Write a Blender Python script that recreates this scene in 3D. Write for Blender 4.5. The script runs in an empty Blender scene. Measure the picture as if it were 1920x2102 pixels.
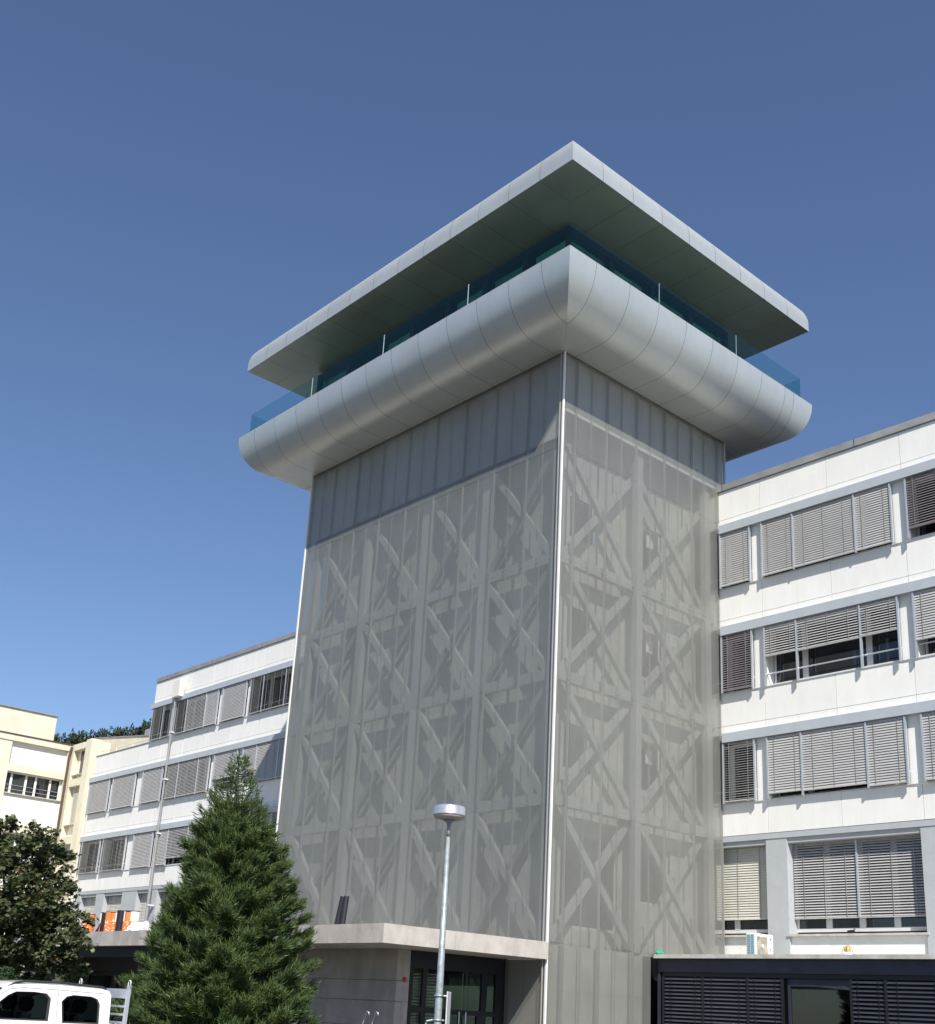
import bpy, math, random
import numpy as np
from mathutils import Vector, Matrix
random.seed(7); rng = np.random.default_rng(7)
S = bpy.context.scene
COL = S.collection
# ------------------------------------------------------------------ camera
cam = bpy.data.cameras.new('camera'); cob = bpy.data.objects.new('camera', cam); COL.objects.link(cob)
Rv = Vector((0.67309254, 0.73769039, 0.05252928)); Uv = Vector((0.19723432, -0.24751047, 0.94859749)); Wv = Vector((-0.7127728, 0.62813331, 0.31209531))
cob.matrix_world = Matrix(((Rv.x, Uv.x, -Wv.x, 0), (Rv.y, Uv.y, -Wv.y, 0), (Rv.z, Uv.z, -Wv.z, 1.6), (0, 0, 0, 1)))
cam.sensor_fit = 'HORIZONTAL'; cam.sensor_width = 36; cam.lens = 2417.25 / 1920 * 36
cam.shift_y = (1290 - 1051) / 1920; cam.clip_start = 0.1; cam.clip_end = 4000
S.camera = cob
# ------------------------------------------------------------------ sky and sun
SUN = Vector((1.62, -1.0, 1.88)).normalized()
w = bpy.data.worlds.new('World'); S.world = w; w.use_nodes = True
nt = w.node_tree; bg = nt.nodes['Background']
sky = nt.nodes.new('ShaderNodeTexSky'); sky.sky_type = 'NISHITA'; sky.sun_disc = False
sky.sun_elevation = math.asin(SUN.z); sky.sun_rotation = math.atan2(SUN.x, SUN.y)
sky.altitude = 400; sky.air_density = 1.0; sky.dust_density = 0.6; sky.ozone_density = 3.6
tint = nt.nodes.new('ShaderNodeMixRGB'); tint.blend_type = 'MULTIPLY'; tint.inputs[0].default_value = 1; tint.inputs[2].default_value = (.94, .945, 1.0, 1)
nt.links.new(sky.outputs[0], tint.inputs[1]); nt.links.new(tint.outputs[0], bg.inputs[0]); bg.inputs[1].default_value = 0.09
sd = bpy.data.lights.new('sun', 'SUN'); sd.energy = 4.2; sd.angle = math.radians(0.5); sd.color = (1, 0.955, 0.88)
so = bpy.data.objects.new('sun', sd); COL.objects.link(so); so.rotation_euler = SUN.to_track_quat('Z', 'Y').to_euler(); so.location = (30, -20, 60)
S.view_settings.view_transform = 'Standard'; S.view_settings.look = 'None'; S.view_settings.exposure = 0.55; S.view_settings.gamma = 1
S.view_settings.use_curve_mapping = False
S.render.engine = 'CYCLES'; S.cycles.transparent_max_bounces = 24; S.cycles.max_bounces = 8

# ------------------------------------------------------------------ materials
def mat(name, col, rough=0.7, metal=0.0, var=0.06, scale=3.0, bump=0.0, bscale=40.0, alpha=None, spec=0.5, stretch=(1, 1, 1), col2=None, trans=0.0, var_detail=6, pv=0.0, streak=0.0):
    m = bpy.data.materials.new(name); m.use_nodes = True
    n = m.node_tree.nodes; l = m.node_tree.links; b = n['Principled BSDF']
    b.inputs['Roughness'].default_value = rough; b.inputs['Metallic'].default_value = metal
    b.inputs['Specular IOR Level'].default_value = spec
    tc = n.new('ShaderNodeTexCoord'); mp = n.new('ShaderNodeMapping'); mp.inputs['Scale'].default_value = stretch
    l.new(tc.outputs['Object'], mp.inputs['Vector'])
    nz = n.new('ShaderNodeTexNoise'); nz.inputs['Scale'].default_value = scale; nz.inputs['Detail'].default_value = var_detail; nz.inputs['Roughness'].default_value = 0.65
    l.new(mp.outputs[0], nz.inputs['Vector'])
    rp = n.new('ShaderNodeValToRGB')
    c1 = tuple(max(0, c * (1 - var * 2)) for c in col) if col2 is None else col2
    c2 = tuple(min(1, c * (1 + var)) for c in col)
    rp.color_ramp.elements[0].position = 0.3; rp.color_ramp.elements[0].color = (*c1, 1)
    rp.color_ramp.elements[1].position = 0.65; rp.color_ramp.elements[1].color = (*c2, 1)
    l.new(nz.outputs['Fac'], rp.inputs[0]); last = rp.outputs[0]
    if pv:
        oi = n.new('ShaderNodeObjectInfo'); mr = n.new('ShaderNodeMapRange'); mr.inputs['To Min'].default_value = 1-pv; mr.inputs['To Max'].default_value = 1+pv*.6
        l.new(oi.outputs['Random'], mr.inputs['Value']); x1 = n.new('ShaderNodeVectorMath'); x1.operation = 'SCALE'
        l.new(last, x1.inputs[0]); l.new(mr.outputs[0], x1.inputs['Scale']); last = x1.outputs[0]
    if streak:
        m3 = n.new('ShaderNodeMapping'); m3.inputs['Scale'].default_value = (9, 9, .55); l.new(tc.outputs['Object'], m3.inputs['Vector'])
        n3 = n.new('ShaderNodeTexNoise'); n3.inputs['Scale'].default_value = 1.0; n3.inputs['Detail'].default_value = 5; n3.inputs['Roughness'].default_value = .7; l.new(m3.outputs[0], n3.inputs['Vector'])
        r3 = n.new('ShaderNodeMapRange'); r3.inputs['From Min'].default_value = .5; r3.inputs['From Max'].default_value = .75; r3.inputs['To Min'].default_value = 1; r3.inputs['To Max'].default_value = 1-streak
        l.new(n3.outputs['Fac'], r3.inputs['Value']); x2 = n.new('ShaderNodeVectorMath'); x2.operation = 'SCALE'
        l.new(last, x2.inputs[0]); l.new(r3.outputs[0], x2.inputs['Scale']); last = x2.outputs[0]
    l.new(last, b.inputs['Base Color'])
    if bump:
        n2 = n.new('ShaderNodeTexNoise'); n2.inputs['Scale'].default_value = bscale; n2.inputs['Detail'].default_value = 4
        l.new(mp.outputs[0], n2.inputs['Vector'])
        bm_ = n.new('ShaderNodeBump'); bm_.inputs['Strength'].default_value = bump; bm_.inputs['Distance'].default_value = 0.02
        l.new(n2.outputs['Fac'], bm_.inputs['Height']); l.new(bm_.outputs[0], b.inputs['Normal'])
    if alpha is not None: b.inputs['Alpha'].default_value = alpha
    return m
def glass_mat(name, tint, refl=0.12, rough=0.02, gc=(.9, 1, .98)):
    # thin glazing: tinted see-through layer with a clear mirror reflection on it
    m = bpy.data.materials.new(name); m.use_nodes = True
    n = m.node_tree.nodes; l = m.node_tree.links; n.remove(n['Principled BSDF']); out = n['Material Output']
    tr = n.new('ShaderNodeBsdfTransparent'); tr.inputs[0].default_value = (*tint, 1)
    gl = n.new('ShaderNodeBsdfGlossy'); gl.inputs['Roughness'].default_value = rough; gl.inputs['Color'].default_value = (*gc, 1)
    fr = n.new('ShaderNodeFresnel'); fr.inputs['IOR'].default_value = 1.6
    ad = n.new('ShaderNodeMath'); ad.operation = 'ADD'; ad.inputs[1].default_value = refl - 0.05; ad.use_clamp = True
    mx = n.new('ShaderNodeMixShader')
    ge = n.new('ShaderNodeNewGeometry'); iv = n.new('ShaderNodeMath'); iv.operation = 'SUBTRACT'; iv.inputs[0].default_value = 1.0
    mu = n.new('ShaderNodeMath'); mu.operation = 'MULTIPLY'; l.new(ge.outputs['Backfacing'], iv.inputs[1])
    l.new(ad.outputs[0], mu.inputs[0]); l.new(iv.outputs[0], mu.inputs[1])
    l.new(fr.outputs[0], ad.inputs[0]); l.new(mu.outputs[0], mx.inputs[0]); l.new(tr.outputs[0], mx.inputs[1]); l.new(gl.outputs[0], mx.inputs[2])
    l.new(mx.outputs[0], out.inputs[0]); return m
def leaf_mat(name, cols, rough=0.55, trans=0.25, scale=1.3):
    m = bpy.data.materials.new(name); m.use_nodes = True
    n = m.node_tree.nodes; l = m.node_tree.links; b = n['Principled BSDF']
    b.inputs['Roughness'].default_value = rough; b.inputs['Specular IOR Level'].default_value = 0.35
    g = n.new('ShaderNodeNewGeometry'); tc = n.new('ShaderNodeTexCoord')
    nz = n.new('ShaderNodeTexNoise'); nz.inputs['Scale'].default_value = scale; nz.inputs['Detail'].default_value = 3
    l.new(tc.outputs['Object'], nz.inputs['Vector'])
    ma = n.new('ShaderNodeMath'); ma.operation = 'MULTIPLY_ADD'; ma.inputs[1].default_value = 0.55
    l.new(g.outputs['Random Per Island'], ma.inputs[0])
    m2 = n.new('ShaderNodeMath'); m2.operation = 'MULTIPLY'; m2.inputs[1].default_value = 0.5; l.new(nz.outputs['Fac'], m2.inputs[0]); l.new(m2.outputs[0], ma.inputs[2])
    rp = n.new('ShaderNodeValToRGB'); cr = rp.color_ramp
    cr.elements[0].color = (*cols[0], 1); cr.elements[0].position = 0.1; cr.elements[1].color = (*cols[-1], 1); cr.elements[1].position = 0.9
    for i, c in enumerate(cols[1:-1]):
        e = cr.elements.new(0.1 + 0.8 * (i + 1) / (len(cols) - 1)); e.color = (*c, 1)
    l.new(ma.outputs[0], rp.inputs[0]); l.new(rp.outputs[0], b.inputs['Base Color'])
    tl = n.new('ShaderNodeBsdfTranslucent'); l.new(rp.outputs[0], tl.inputs[0])
    mx = n.new('ShaderNodeMixShader'); mx.inputs[0].default_value = trans
    l.new(b.outputs[0], mx.inputs[1]); l.new(tl.outputs[0], mx.inputs[2]); l.new(mx.outputs[0], n['Material Output'].inputs[0])
    return m
def board_concrete(name, col, board=0.0, vertical=False):
    # cast concrete: blotches, pores and the faint seams of the shuttering boards
    m = mat(name, col, rough=0.85, var=0.10, scale=1.6, bump=0.25, bscale=25, col2=tuple(c * 0.84 for c in col))
    n = m.node_tree.nodes; l = m.node_tree.links; b = n['Principled BSDF']
    tc = n.new('ShaderNodeTexCoord'); sp = n.new('ShaderNodeMapping'); sp.inputs['Scale'].default_value = (1.3, 1.3, .6)
    nz = n.new('ShaderNodeTexNoise'); nz.inputs['Scale'].default_value = 2.2; nz.inputs['Detail'].default_value = 5
    l.new(tc.outputs['Object'], sp.inputs[0]); l.new(sp.outputs[0], nz.inputs['Vector'])
    src = b.inputs['Base Color'].links[0].from_socket
    mx = n.new('ShaderNodeMixRGB'); mx.blend_type = 'MULTIPLY'; mx.inputs[0].default_value = 0.5
    l.new(src, mx.inputs[1]); l.new(nz.outputs['Fac'], mx.inputs[2]); 
    rp = n.new('ShaderNodeValToRGB'); rp.color_ramp.elements[0].position = .3; rp.color_ramp.elements[0].color = (.62, .61, .59, 1); rp.color_ramp.elements[1].position = .6; rp.color_ramp.elements[1].color = (1, 1, 1, 1)
    l.new(nz.outputs['Fac'], rp.inputs[0]); l.new(rp.outputs[0], mx.inputs[2]); l.new(mx.outputs[0], b.inputs['Base Color'])
    return m
M = {}
M['asphalt'] = mat('asphalt', (.06, .06, .06), .9, var=.2, scale=2, bump=.4, bscale=60)
M['paving'] = mat('paving', (.15, .145, .135), .9, var=.12, scale=2, bump=.3)
M['kerb'] = mat('kerb', (.36, .35, .33), .85, var=.15)
M['grass'] = mat('grass', (.05, .09, .025), .9, var=.3, scale=5, bump=.5)
M['mesh'] = mat('perforated_mesh', (.335, .342, .317), .46, metal=.38, var=.06, scale=.7, alpha=.60, stretch=(1, 1, .3), pv=.06)
M['trim'] = mat('white_trim', (.80, .80, .78), .35, var=.02)
M['steel'] = mat('grey_steel', (.41, .425, .405), .5, var=.05); M['steel_shaded'] = mat('shaded_steel', (.27, .27, .262), .5, var=.05)  # second steel is a darker copy with shade painted in, for the rear braces
M['tube'] = mat('mullion_steel', (.33, .32, .30), .5, var=.05)
M['core'] = board_concrete('core_concrete', (.50, .505, .46))
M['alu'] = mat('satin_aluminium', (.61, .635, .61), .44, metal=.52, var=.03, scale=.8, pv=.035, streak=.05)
M['alu_back'] = mat('joint_backing', (.08, .08, .08), .8, var=.1)  # dark backing surface visible in the panel joints
M['lining'] = mat('lining_board', (.78, .75, .68), .8, var=.05)  # kept pale so the shaded mesh in front looks lighter
M['soffit'] = mat('soffit_aluminium', (.27, .315, .28), .42, metal=.35, var=.04, scale=.8, pv=.06)  # green tint of the room glass reflection put into the base colour
M['frame_dark'] = mat('dark_frame', (.010, .012, .016), .45, var=.1)
M['black'] = mat('black', (.012, .012, .014), .5, var=.1)
M['glass_room'] = glass_mat('room_glass', (.66, .86, .80), .05, gc=(.4, .7, .6))
M['glass_rail'] = glass_mat('balustrade_glass', (.80, .92, .92), .05, gc=(.5, .8, .72))
M['room_in'] = mat('room_interior', (.22, .30, .30), .8, var=.1)
M['curtain'] = mat('grey_curtain', (.40, .50, .45), .8, var=.10, pv=.25)
M['white'] = mat('white_panel', (.83, .82, .775), .75, var=.025, scale=1.2, bump=.12, bscale=30, col2=(.79, .78, .74), stretch=(2.2, 1, .8), pv=.03, streak=.045)
M['render'] = mat('white_render', (.80, .80, .77), .9, var=.04, scale=2, bump=.5, bscale=30)
M['strip'] = mat('blue_grey_strip', (.44, .48, .51), .5, var=.03)
M['greyblue'] = mat('blue_grey_paint', (.43, .45, .465), .7, var=.03)
M['coping'] = mat('zinc_coping', (.33, .33, .33), .55, metal=.2, var=.12, scale=1)
M['slat'] = mat('blind_slat', (.50, .49, .475), .5, metal=.1, var=.04, pv=.05)
M['slat_brown'] = mat('blind_slat_brown', (.20, .17, .19), .5, var=.06)
M['slat_cream'] = mat('blind_slat_cream', (.60, .58, .50), .55, var=.04)
M['slat_dark'] = mat('blind_slat_dark', (.034, .038, .052), .42, var=.08)
M['rail_alu'] = mat('rail_aluminium', (.56, .59, .63), .4, metal=.5, var=.03)
M['winframe'] = mat('window_frame', (.66, .66, .65), .5, var=.03)
M['pane'] = mat('window_glass', (.018, .022, .028), .04, var=.3, spec=.8, scale=.5)
M['canopy'] = board_concrete('canopy_concrete', (.52, .48, .44))
M['concrete'] = board_concrete('wall_concrete', (.46, .42, .38))
M['annex_slab'] = mat('annex_slab', (.50, .48, .43), .85, var=.12, scale=4, bump=.3)
M['navy'] = mat('navy_fascia', (.028, .034, .055), .45, var=.15)
M['doorglass'] = glass_mat('door_glass', (.62, .70, .64), .06)
M['hall'] = mat('hall_wall', (.50, .50, .22), .8, var=.1)
M['hall2'] = mat('hall_back', (.40, .56, .52), .8, var=.1)
M['red'] = mat('red_plastic', (.55, .03, .02), .4, var=.03)
M['cream'] = mat('cream_render', (.74, .68, .53), .85, var=.05, scale=1, bump=.1, col2=(.64, .59, .46))
M['cream_white'] = mat('cream_infill', (.88, .86, .78), .8, var=.02)
M['tile'] = mat('roof_tile', (.20, .10, .06), .8, var=.3, scale=8)
M['brown'] = mat('brown_pipe', (.10, .06, .045), .5, var=.1)
M['galv'] = mat('galvanised_steel', (.36, .40, .42), .5, metal=.35, var=.16, scale=14)
M['lamp_alu'] = mat('lamp_aluminium', (.72, .73, .75), .3, metal=.7, var=.04)
M['lamp_glass'] = mat('lamp_diffuser', (.55, .50, .42), .35, var=.08)
M['paint'] = mat('car_paint', (.82, .82, .82), .22, var=.01); M['paint'].node_tree.nodes['Principled BSDF'].inputs['Coat Weight'].default_value = .4
M['carglass'] = glass_mat('car_glass', (.30, .36, .36), .08)
M['rubber'] = mat('rubber', (.02, .02, .02), .7, var=.1)
M['seat'] = mat('seat_fabric', (.03, .035, .05), .9, var=.2)
M['lightgrey'] = mat('light_plastic', (.62, .63, .63), .5, var=.03)
M['needle'] = leaf_mat('conifer_foliage', [(.016, .034, .012), (.050, .092, .028), (.105, .155, .045), (.18, .225, .08)], .5, .15, 2.2)
M['needle_old'] = leaf_mat('conifer_brown', [(.10, .05, .015), (.14, .08, .02)], .7, .1)
M['leaf'] = leaf_mat('maple_foliage', [(.024, .038, .014), (.058, .078, .028), (.10, .118, .05), (.16, .17, .095)], .42, .22, 1.5)
M['leaf_red'] = leaf_mat('maple_red', [(.18, .05, .02), (.25, .10, .03)], .6, .2)
M['shrub'] = leaf_mat('shrub_foliage', [(.012, .035, .012), (.035, .075, .022), (.055, .10, .03)], .6, .2)
M['bark'] = mat('bark', (.09, .065, .045), .9, var=.25, scale=9, bump=.6, stretch=(1, 1, .3))
M['forest'] = leaf_mat('forest_foliage', [(.010, .020, .010), (.022, .036, .016), (.038, .052, .022), (.058, .066, .030)], .8, .05, .06)
M['hill'] = mat('hill_ground', (.016, .028, .012), .95, var=.3, scale=.05)
M['orange'] = mat('orange_wrap', (.78, .20, .045), .45, var=.06, scale=6)
M['whitewrap'] = mat('white_wrap', (.80, .79, .76), .5, var=.04)
M['bitumen'] = mat('bitumen_black', (.016, .014, .022), .45, var=.1)
M['bag'] = mat('white_bag', (.78, .78, .78), .6, var=.06, scale=8, bump=.4, bscale=12)
M['amber'] = mat('amber_glass', (.50, .34, .10), .3, var=.1)
M['ac_white'] = mat('ac_casing', (.78, .75, .66), .5, var=.02)
M['ac_blue'] = mat('ac_fin', (.16, .30, .40), .5, var=.1)
M['ac_grille'] = mat('ac_grille', (.30, .27, .22), .6, var=.25, scale=5)
M['logo_blue'] = mat('logo_blue', (.03, .30, .55), .5, var=.02)
M['green'] = mat('green_plastic', (.02, .45, .25), .35, var=.1)

# ------------------------------------------------------------------ mesh helpers
class MB:
    def __init__(s): s.v = []; s.f = []
    def quad(s, a, b, c, d):
        i = len(s.v); s.v += [tuple(a), tuple(b), tuple(c), tuple(d)]; s.f.append((i, i+1, i+2, i+3)); return s
    def poly(s, pts):
        i = len(s.v); s.v += [tuple(p) for p in pts]; s.f.append(tuple(range(i, i+len(pts)))); return s
    def box(s, x0, x1, y0, y1, z0, z1):
        if x0 > x1: x0, x1 = x1, x0
        if y0 > y1: y0, y1 = y1, y0
        if z0 > z1: z0, z1 = z1, z0
        i = len(s.v)
        s.v += [(x0,y0,z0),(x1,y0,z0),(x1,y1,z0),(x0,y1,z0),(x0,y0,z1),(x1,y0,z1),(x1,y1,z1),(x0,y1,z1)]
        s.f += [(i,i+3,i+2,i+1),(i+4,i+5,i+6,i+7),(i,i+1,i+5,i+4),(i+1,i+2,i+6,i+5),(i+2,i+3,i+7,i+6),(i+3,i,i+4,i+7)]; return s
    def bar(s, a, b, wd, th, nrm):
        # rectangular bar from a to b, wd across in the plane whose normal is nrm, th along nrm
        a = Vector(a); b = Vector(b); n = Vector(nrm).normalized(); d = (b-a).normalized(); u = d.cross(n).normalized()*wd/2; n = n*th/2
        c = [a-u-n, a+u-n, a+u+n, a-u+n, b-u-n, b+u-n, b+u+n, b-u+n]; i = len(s.v); s.v += [tuple(p) for p in c]
        s.f += [(i,i+1,i+2,i+3),(i+7,i+6,i+5,i+4),(i,i+4,i+5,i+1),(i+1,i+5,i+6,i+2),(i+2,i+6,i+7,i+3),(i+3,i+7,i+4,i)]; return s
    def tube(s, pts, rad, seg=10, cap=True):
        rad = [rad]*len(pts) if not hasattr(rad, '__len__') else rad
        pts = [Vector(p) for p in pts]; base = len(s.v)
        for k, p in enumerate(pts):
            d = (pts[min(k+1, len(pts)-1)] - pts[max(k-1, 0)]).normalized()
            r = Vector((0, 0, 1)) if abs(d.z) < .9 else Vector((1, 0, 0))
            u = d.cross(r).normalized(); v = d.cross(u)
            for j in range(seg):
                t = 2*math.pi*j/seg; s.v.append(tuple(p + (u*math.cos(t)+v*math.sin(t))*rad[k]))
        for k in range(len(pts)-1):
            for j in range(seg):
                a = base+k*seg+j; b = base+k*seg+(j+1) % seg; s.f.append((a, b, b+seg, a+seg))
        if cap:
            s.f.append(tuple(base+j for j in range(seg))[::-1]); e = base+(len(pts)-1)*seg; s.f.append(tuple(e+j for j in range(seg)))
        return s
    def lathe(s, cx, cy, prof, seg=28):
        base = len(s.v)
        for r, z in prof:
            for j in range(seg):
                t = 2*math.pi*j/seg; s.v.append((cx+r*math.cos(t), cy+r*math.sin(t), z))
        for k in range(len(prof)-1):
            for j in range(seg):
                a = base+k*seg+j; b = base+k*seg+(j+1) % seg; s.f.append((a, b, b+seg, a+seg))
        return s
    def build(s, name, m, parent=None, smooth=False, bevel=0):
        me = bpy.data.meshes.new(name)
        off = Vector((0, 0, 0)); p = parent
        while p is not None: off += p.location; p = p.parent
        me.from_pydata([tuple(Vector(v)-off) for v in s.v], [], s.f); me.validate(); me.update()
        if smooth:
            for q in me.polygons: q.use_smooth = True
        me.materials.append(M[m] if isinstance(m, str) else m)
        o = bpy.data.objects.new(name, me); COL.objects.link(o); o.parent = parent
        if bevel:
            b = o.modifiers.new('bevel', 'BEVEL'); b.width = bevel; b.segments = 2; b.limit_method = 'ANGLE'
        return o
def np_mesh(name, V, Fc, m, parent=None, n=4):
    me = bpy.data.meshes.new(name); V = np.asarray(V, np.float32)
    if parent is not None: V = V - np.array(parent.location, np.float32)
    me.vertices.add(len(V)); me.vertices.foreach_set('co', V.ravel())
    Fc = np.asarray(Fc, np.int32); me.loops.add(Fc.size); me.loops.foreach_set('vertex_index', Fc.ravel())
    me.polygons.add(len(Fc)); me.polygons.foreach_set('loop_start', np.arange(0, Fc.size, Fc.shape[1], dtype=np.int32))
    me.update(calc_edges=True); me.materials.append(M[m]); o = bpy.data.objects.new(name, me); COL.objects.link(o); o.parent = parent
    return o
def thing(name, label, cat, loc, group=None):
    o = bpy.data.objects.new(name, None); COL.objects.link(o); o.location = loc; o.empty_display_size = .3
    o['label'] = label; o['category'] = cat
    if group: o['group'] = group
    return o
def tag(o, label, cat, group=None):
    o['label'] = label; o['category'] = cat
    if group: o['group'] = group
    return o
def struct(o): o['kind'] = 'structure'; return o
def origin(o, p):
    # move a single-mesh thing's origin to its base
    p = Vector(p); o.data.transform(Matrix.Translation(-p)); o.location = p; return o

F = 29.063; X0 = -20.985; Y0 = 21.687; W = 12.694; DT = 7.732; XL = X0 - W; YB = Y0 + DT
# ------------------------------------------------------------------ ground
struct(MB().quad((-900, -500, 0), (700, -500, 0), (700, 900, 0), (-900, 900, 0)).build('ground', 'asphalt'))
b = MB().box(-60, 10, 13.2, 29, 0.004, 0.12); struct(b.build('pavement', 'paving'))
b = MB()
for i in range(70): b.box(-60+i, -60+i+.99, 13.05, 13.19, 0.004, 0.13)
k = struct(b.build('kerb', 'kerb'))
b = MB(); b.box(-30, -19, 13.9, 15.6, .124, .17); struct(b.build('planting_bed', 'grass'))

# ------------------------------------------------------------------ hill and forest
def hill_h(x, y):
    # ridge running behind the buildings, rising away to the left back
    d = (-x * .93 + y * .37)
    a = (x * .37 + y * .93)
    t = np.clip((d - 130) / 330, 0, 1); t = t*t*(3-2*t)
    return t * (82 + 9*np.sin(a/130+.6) + 4*np.sin(a/47+d/90) + 13*np.sin((a-24)/50) + 4.5)
gx = np.linspace(-1100, -60, 90); gy = np.linspace(-500, 1100, 110)
GX, GY = np.meshgrid(gx, gy, indexing='ij'); GZ = hill_h(GX, GY) - .6
V = np.stack([GX, GY, GZ], -1).reshape(-1, 3); i = np.arange(89)[:, None]*110 + np.arange(109)[None]
Fc = np.stack([i, i+110, i+111, i+1], -1).reshape(-1, 4)
struct(np_mesh('hill', V, Fc, 'hill'))
def forest():
    VV = []; FF = []; base = 0; n = 0
    tx = []
    # dense on the slope facing the street, thinner beyond
    while len(tx) < 5200:
        d = rng.uniform(330, 520); a = rng.uniform(-330, 330)
        if abs(a - 25) > 120 and rng.random() < .6: continue
        x = -d*.93 + a*.37; y = d*.37 + a*.93
        tx.append((x, y))
    for x, y in tx:
        z = float(hill_h(np.array(x), np.array(y))) - 1
        H = rng.uniform(4.8, 7.5)*(1.25 if rng.random()<.08 else 1); R = H*rng.uniform(.24, .40); K = 44
        t = rng.uniform(.12, 1, K)**.8; ang = rng.uniform(0, 2*np.pi, K)
        pine = rng.random() < .72
        rad = R*((1-t)**(.45 if pine else .85)+.06)*rng.uniform(.6, 1.15, K); 
        c = np.stack([np.cos(ang), np.sin(ang), np.zeros(K)], -1); tn = np.stack([-np.sin(ang), np.cos(ang), np.zeros(K)], -1)
        wd = rng.uniform(.22, .5, K)[:, None]*R*.75*(1.25-t[:, None])
        zc = z + H*t; 
        p0 = np.stack([np.full(K, x), np.full(K, y), zc + H*.07], -1)
        p0 = p0 + c*(rad*.35)[:, None]; p1 = p0 + c*(rad*.65)[:, None] - np.array([0, 0, 1])*(H*.07) + tn*wd
        p2 = p0 + c*(rad*.65)[:, None] - np.array([0, 0, 1])*(H*.07) - tn*wd
        v = np.stack([p0, p1, p2], 1).reshape(-1, 3); VV.append(v); FF.append(base + np.arange(K*3).reshape(K, 3)); base += K*3
        # leader
        v = np.array([[x, y, z+H*1.03], [x+.3, y+.2, z+H*.9], [x-.3, y-.2, z+H*.9]]); VV.append(v); FF.append(base+np.array([[0, 1, 2]])); base += 3
    o = np_mesh('forest', np.concatenate(VV), np.concatenate(FF), 'forest')
    o['kind'] = 'stuff'; tag(o, 'dark conifer wood covering the hill behind the cream building', 'forest'); return o
forest()

# ------------------------------------------------------------------ the tower
tower = thing('tower_building', 'tall tower wrapped in grey perforated mesh under a flared glass-walled top storey', 'tower', (X0-W/2, Y0+DT/2, 0))
Z0, Z1 = 3.43, 20.16
levels = [3.43, 7.1, 10.5, 13.9, 17.56, 20.16]
# mesh cladding, one sheet per panel with folded edges
def mesh_panel(p0, ux, wd, z0, z1, inn):
    # p0 lower corner on the face, ux along the face, inn pointing inward
    p0 = Vector(p0); ux = Vector(ux); inn = Vector(inn)*.015; up = Vector((0, 0, z1-z0)); e = ux*wd
    b = MB(); b.quad(p0, p0+e, p0+e+up, p0+up)
    b.quad(p0, p0+up, p0+up+inn, p0+inn); b.quad(p0+e, p0+e+inn, p0+e+up+inn, p0+e+up)
    b.build('mesh_panel', 'mesh', tower)
zs_front = [3.44, 6.9, 10.3, 13.7, 17.1, 20.15]
nL = 9; wl = (W-.1)/nL
for i in range(nL):
    for k in range(5): mesh_panel((XL+.05+i*wl+.006, Y0, zs_front[k]+.006), (1, 0, 0), wl-.012, 0, 0, (0, 1, 0)) if False else mesh_panel((XL+.05+i*wl+.004, Y0, zs_front[k]+.004), (1, 0, 0), wl-.008, zs_front[k], zs_front[k+1]-.008, (0, 1, 0))
ys = [Y0+.05] + [22.29+1.353*i for i in range(6)] + [YB]
zs_right = [0.15] + zs_front
for i in range(len(ys)-1):
    for k in range(6):
        if k == 0 and ys[i] > 25.6: continue
        y1 = ys[i+1]
        z0 = zs_right[k]; z1 = zs_right[k+1]
        if k == 0 and y1 > 25.7: y1 = 25.7
        if z1 <= 18.3 and y1 > F - .03: y1 = F - .03
        if ys[i] > y1 - .05: continue
        mesh_panel((X0, ys[i]+.004, z0+.004), (0, 1, 0), y1-ys[i]-.008, z0, z1-.008, (-1, 0, 0))
for i in range(6):
    for k in range(5):
        mesh_panel((XL, Y0+.05+i*1.22+.004, zs_front[k]+.004), (0, 1, 0), 1.212, zs_front[k], zs_front[k+1]-.008, (1, 0, 0))
for (x, y, z0) in ((X0, Y0, .15), (XL, Y0, 3.44)):
    MB().box(x-.026, x+.026, y-.026, y+.026, z0, 20.15).build('corner_trim', 'trim', tower)
MB().box(X0-.05, X0+.02, YB-.03, YB+.03, 18.45, 20.15).build('corner_trim', 'steel', tower)
for a, c in ((-22.42, -21.75), (-21.75, X0-.03)): mesh_panel((a, Y0, .15), (1, 0, 0), c-a-.008, .15, 3.0, (0, 1, 0))
# mullions behind the sheets
for i in range(nL+1):
    x = XL+.05+i*wl; x = min(max(x, XL+.1), X0-.1)
    MB().box(x-.02, x+.02, Y0+.03, Y0+.08, 3.44, 20.1).build('mullion', 'tube', tower)
    if 0 < i:
        xx = x - wl/2; MB().box(xx-.010, xx+.010, Y0+.03, Y0+.05, 3.44, 20.1).build('mullion', 'tube', tower)
for i, y in enumerate(ys[:-1]):
    y = max(y, Y0+.1)
    MB().box(X0-.09, X0-.03, y-.025, y+.025, .15 if y < 25.6 else 3.44, 20.1).build('mullion', 'tube', tower)
    if i: MB().box(X0-.08, X0-.05, y-.68-.012, y-.68+.012, .15 if y < 25.6 else 3.44, 20.1).build('mullion', 'tube', tower)
for i in range(6):
    y = Y0+.1+i*1.22; MB().box(XL+.05, XL+.12, y-.03, y+.03, 3.44, 20.1).build('mullion', 'tube', tower)
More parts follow.
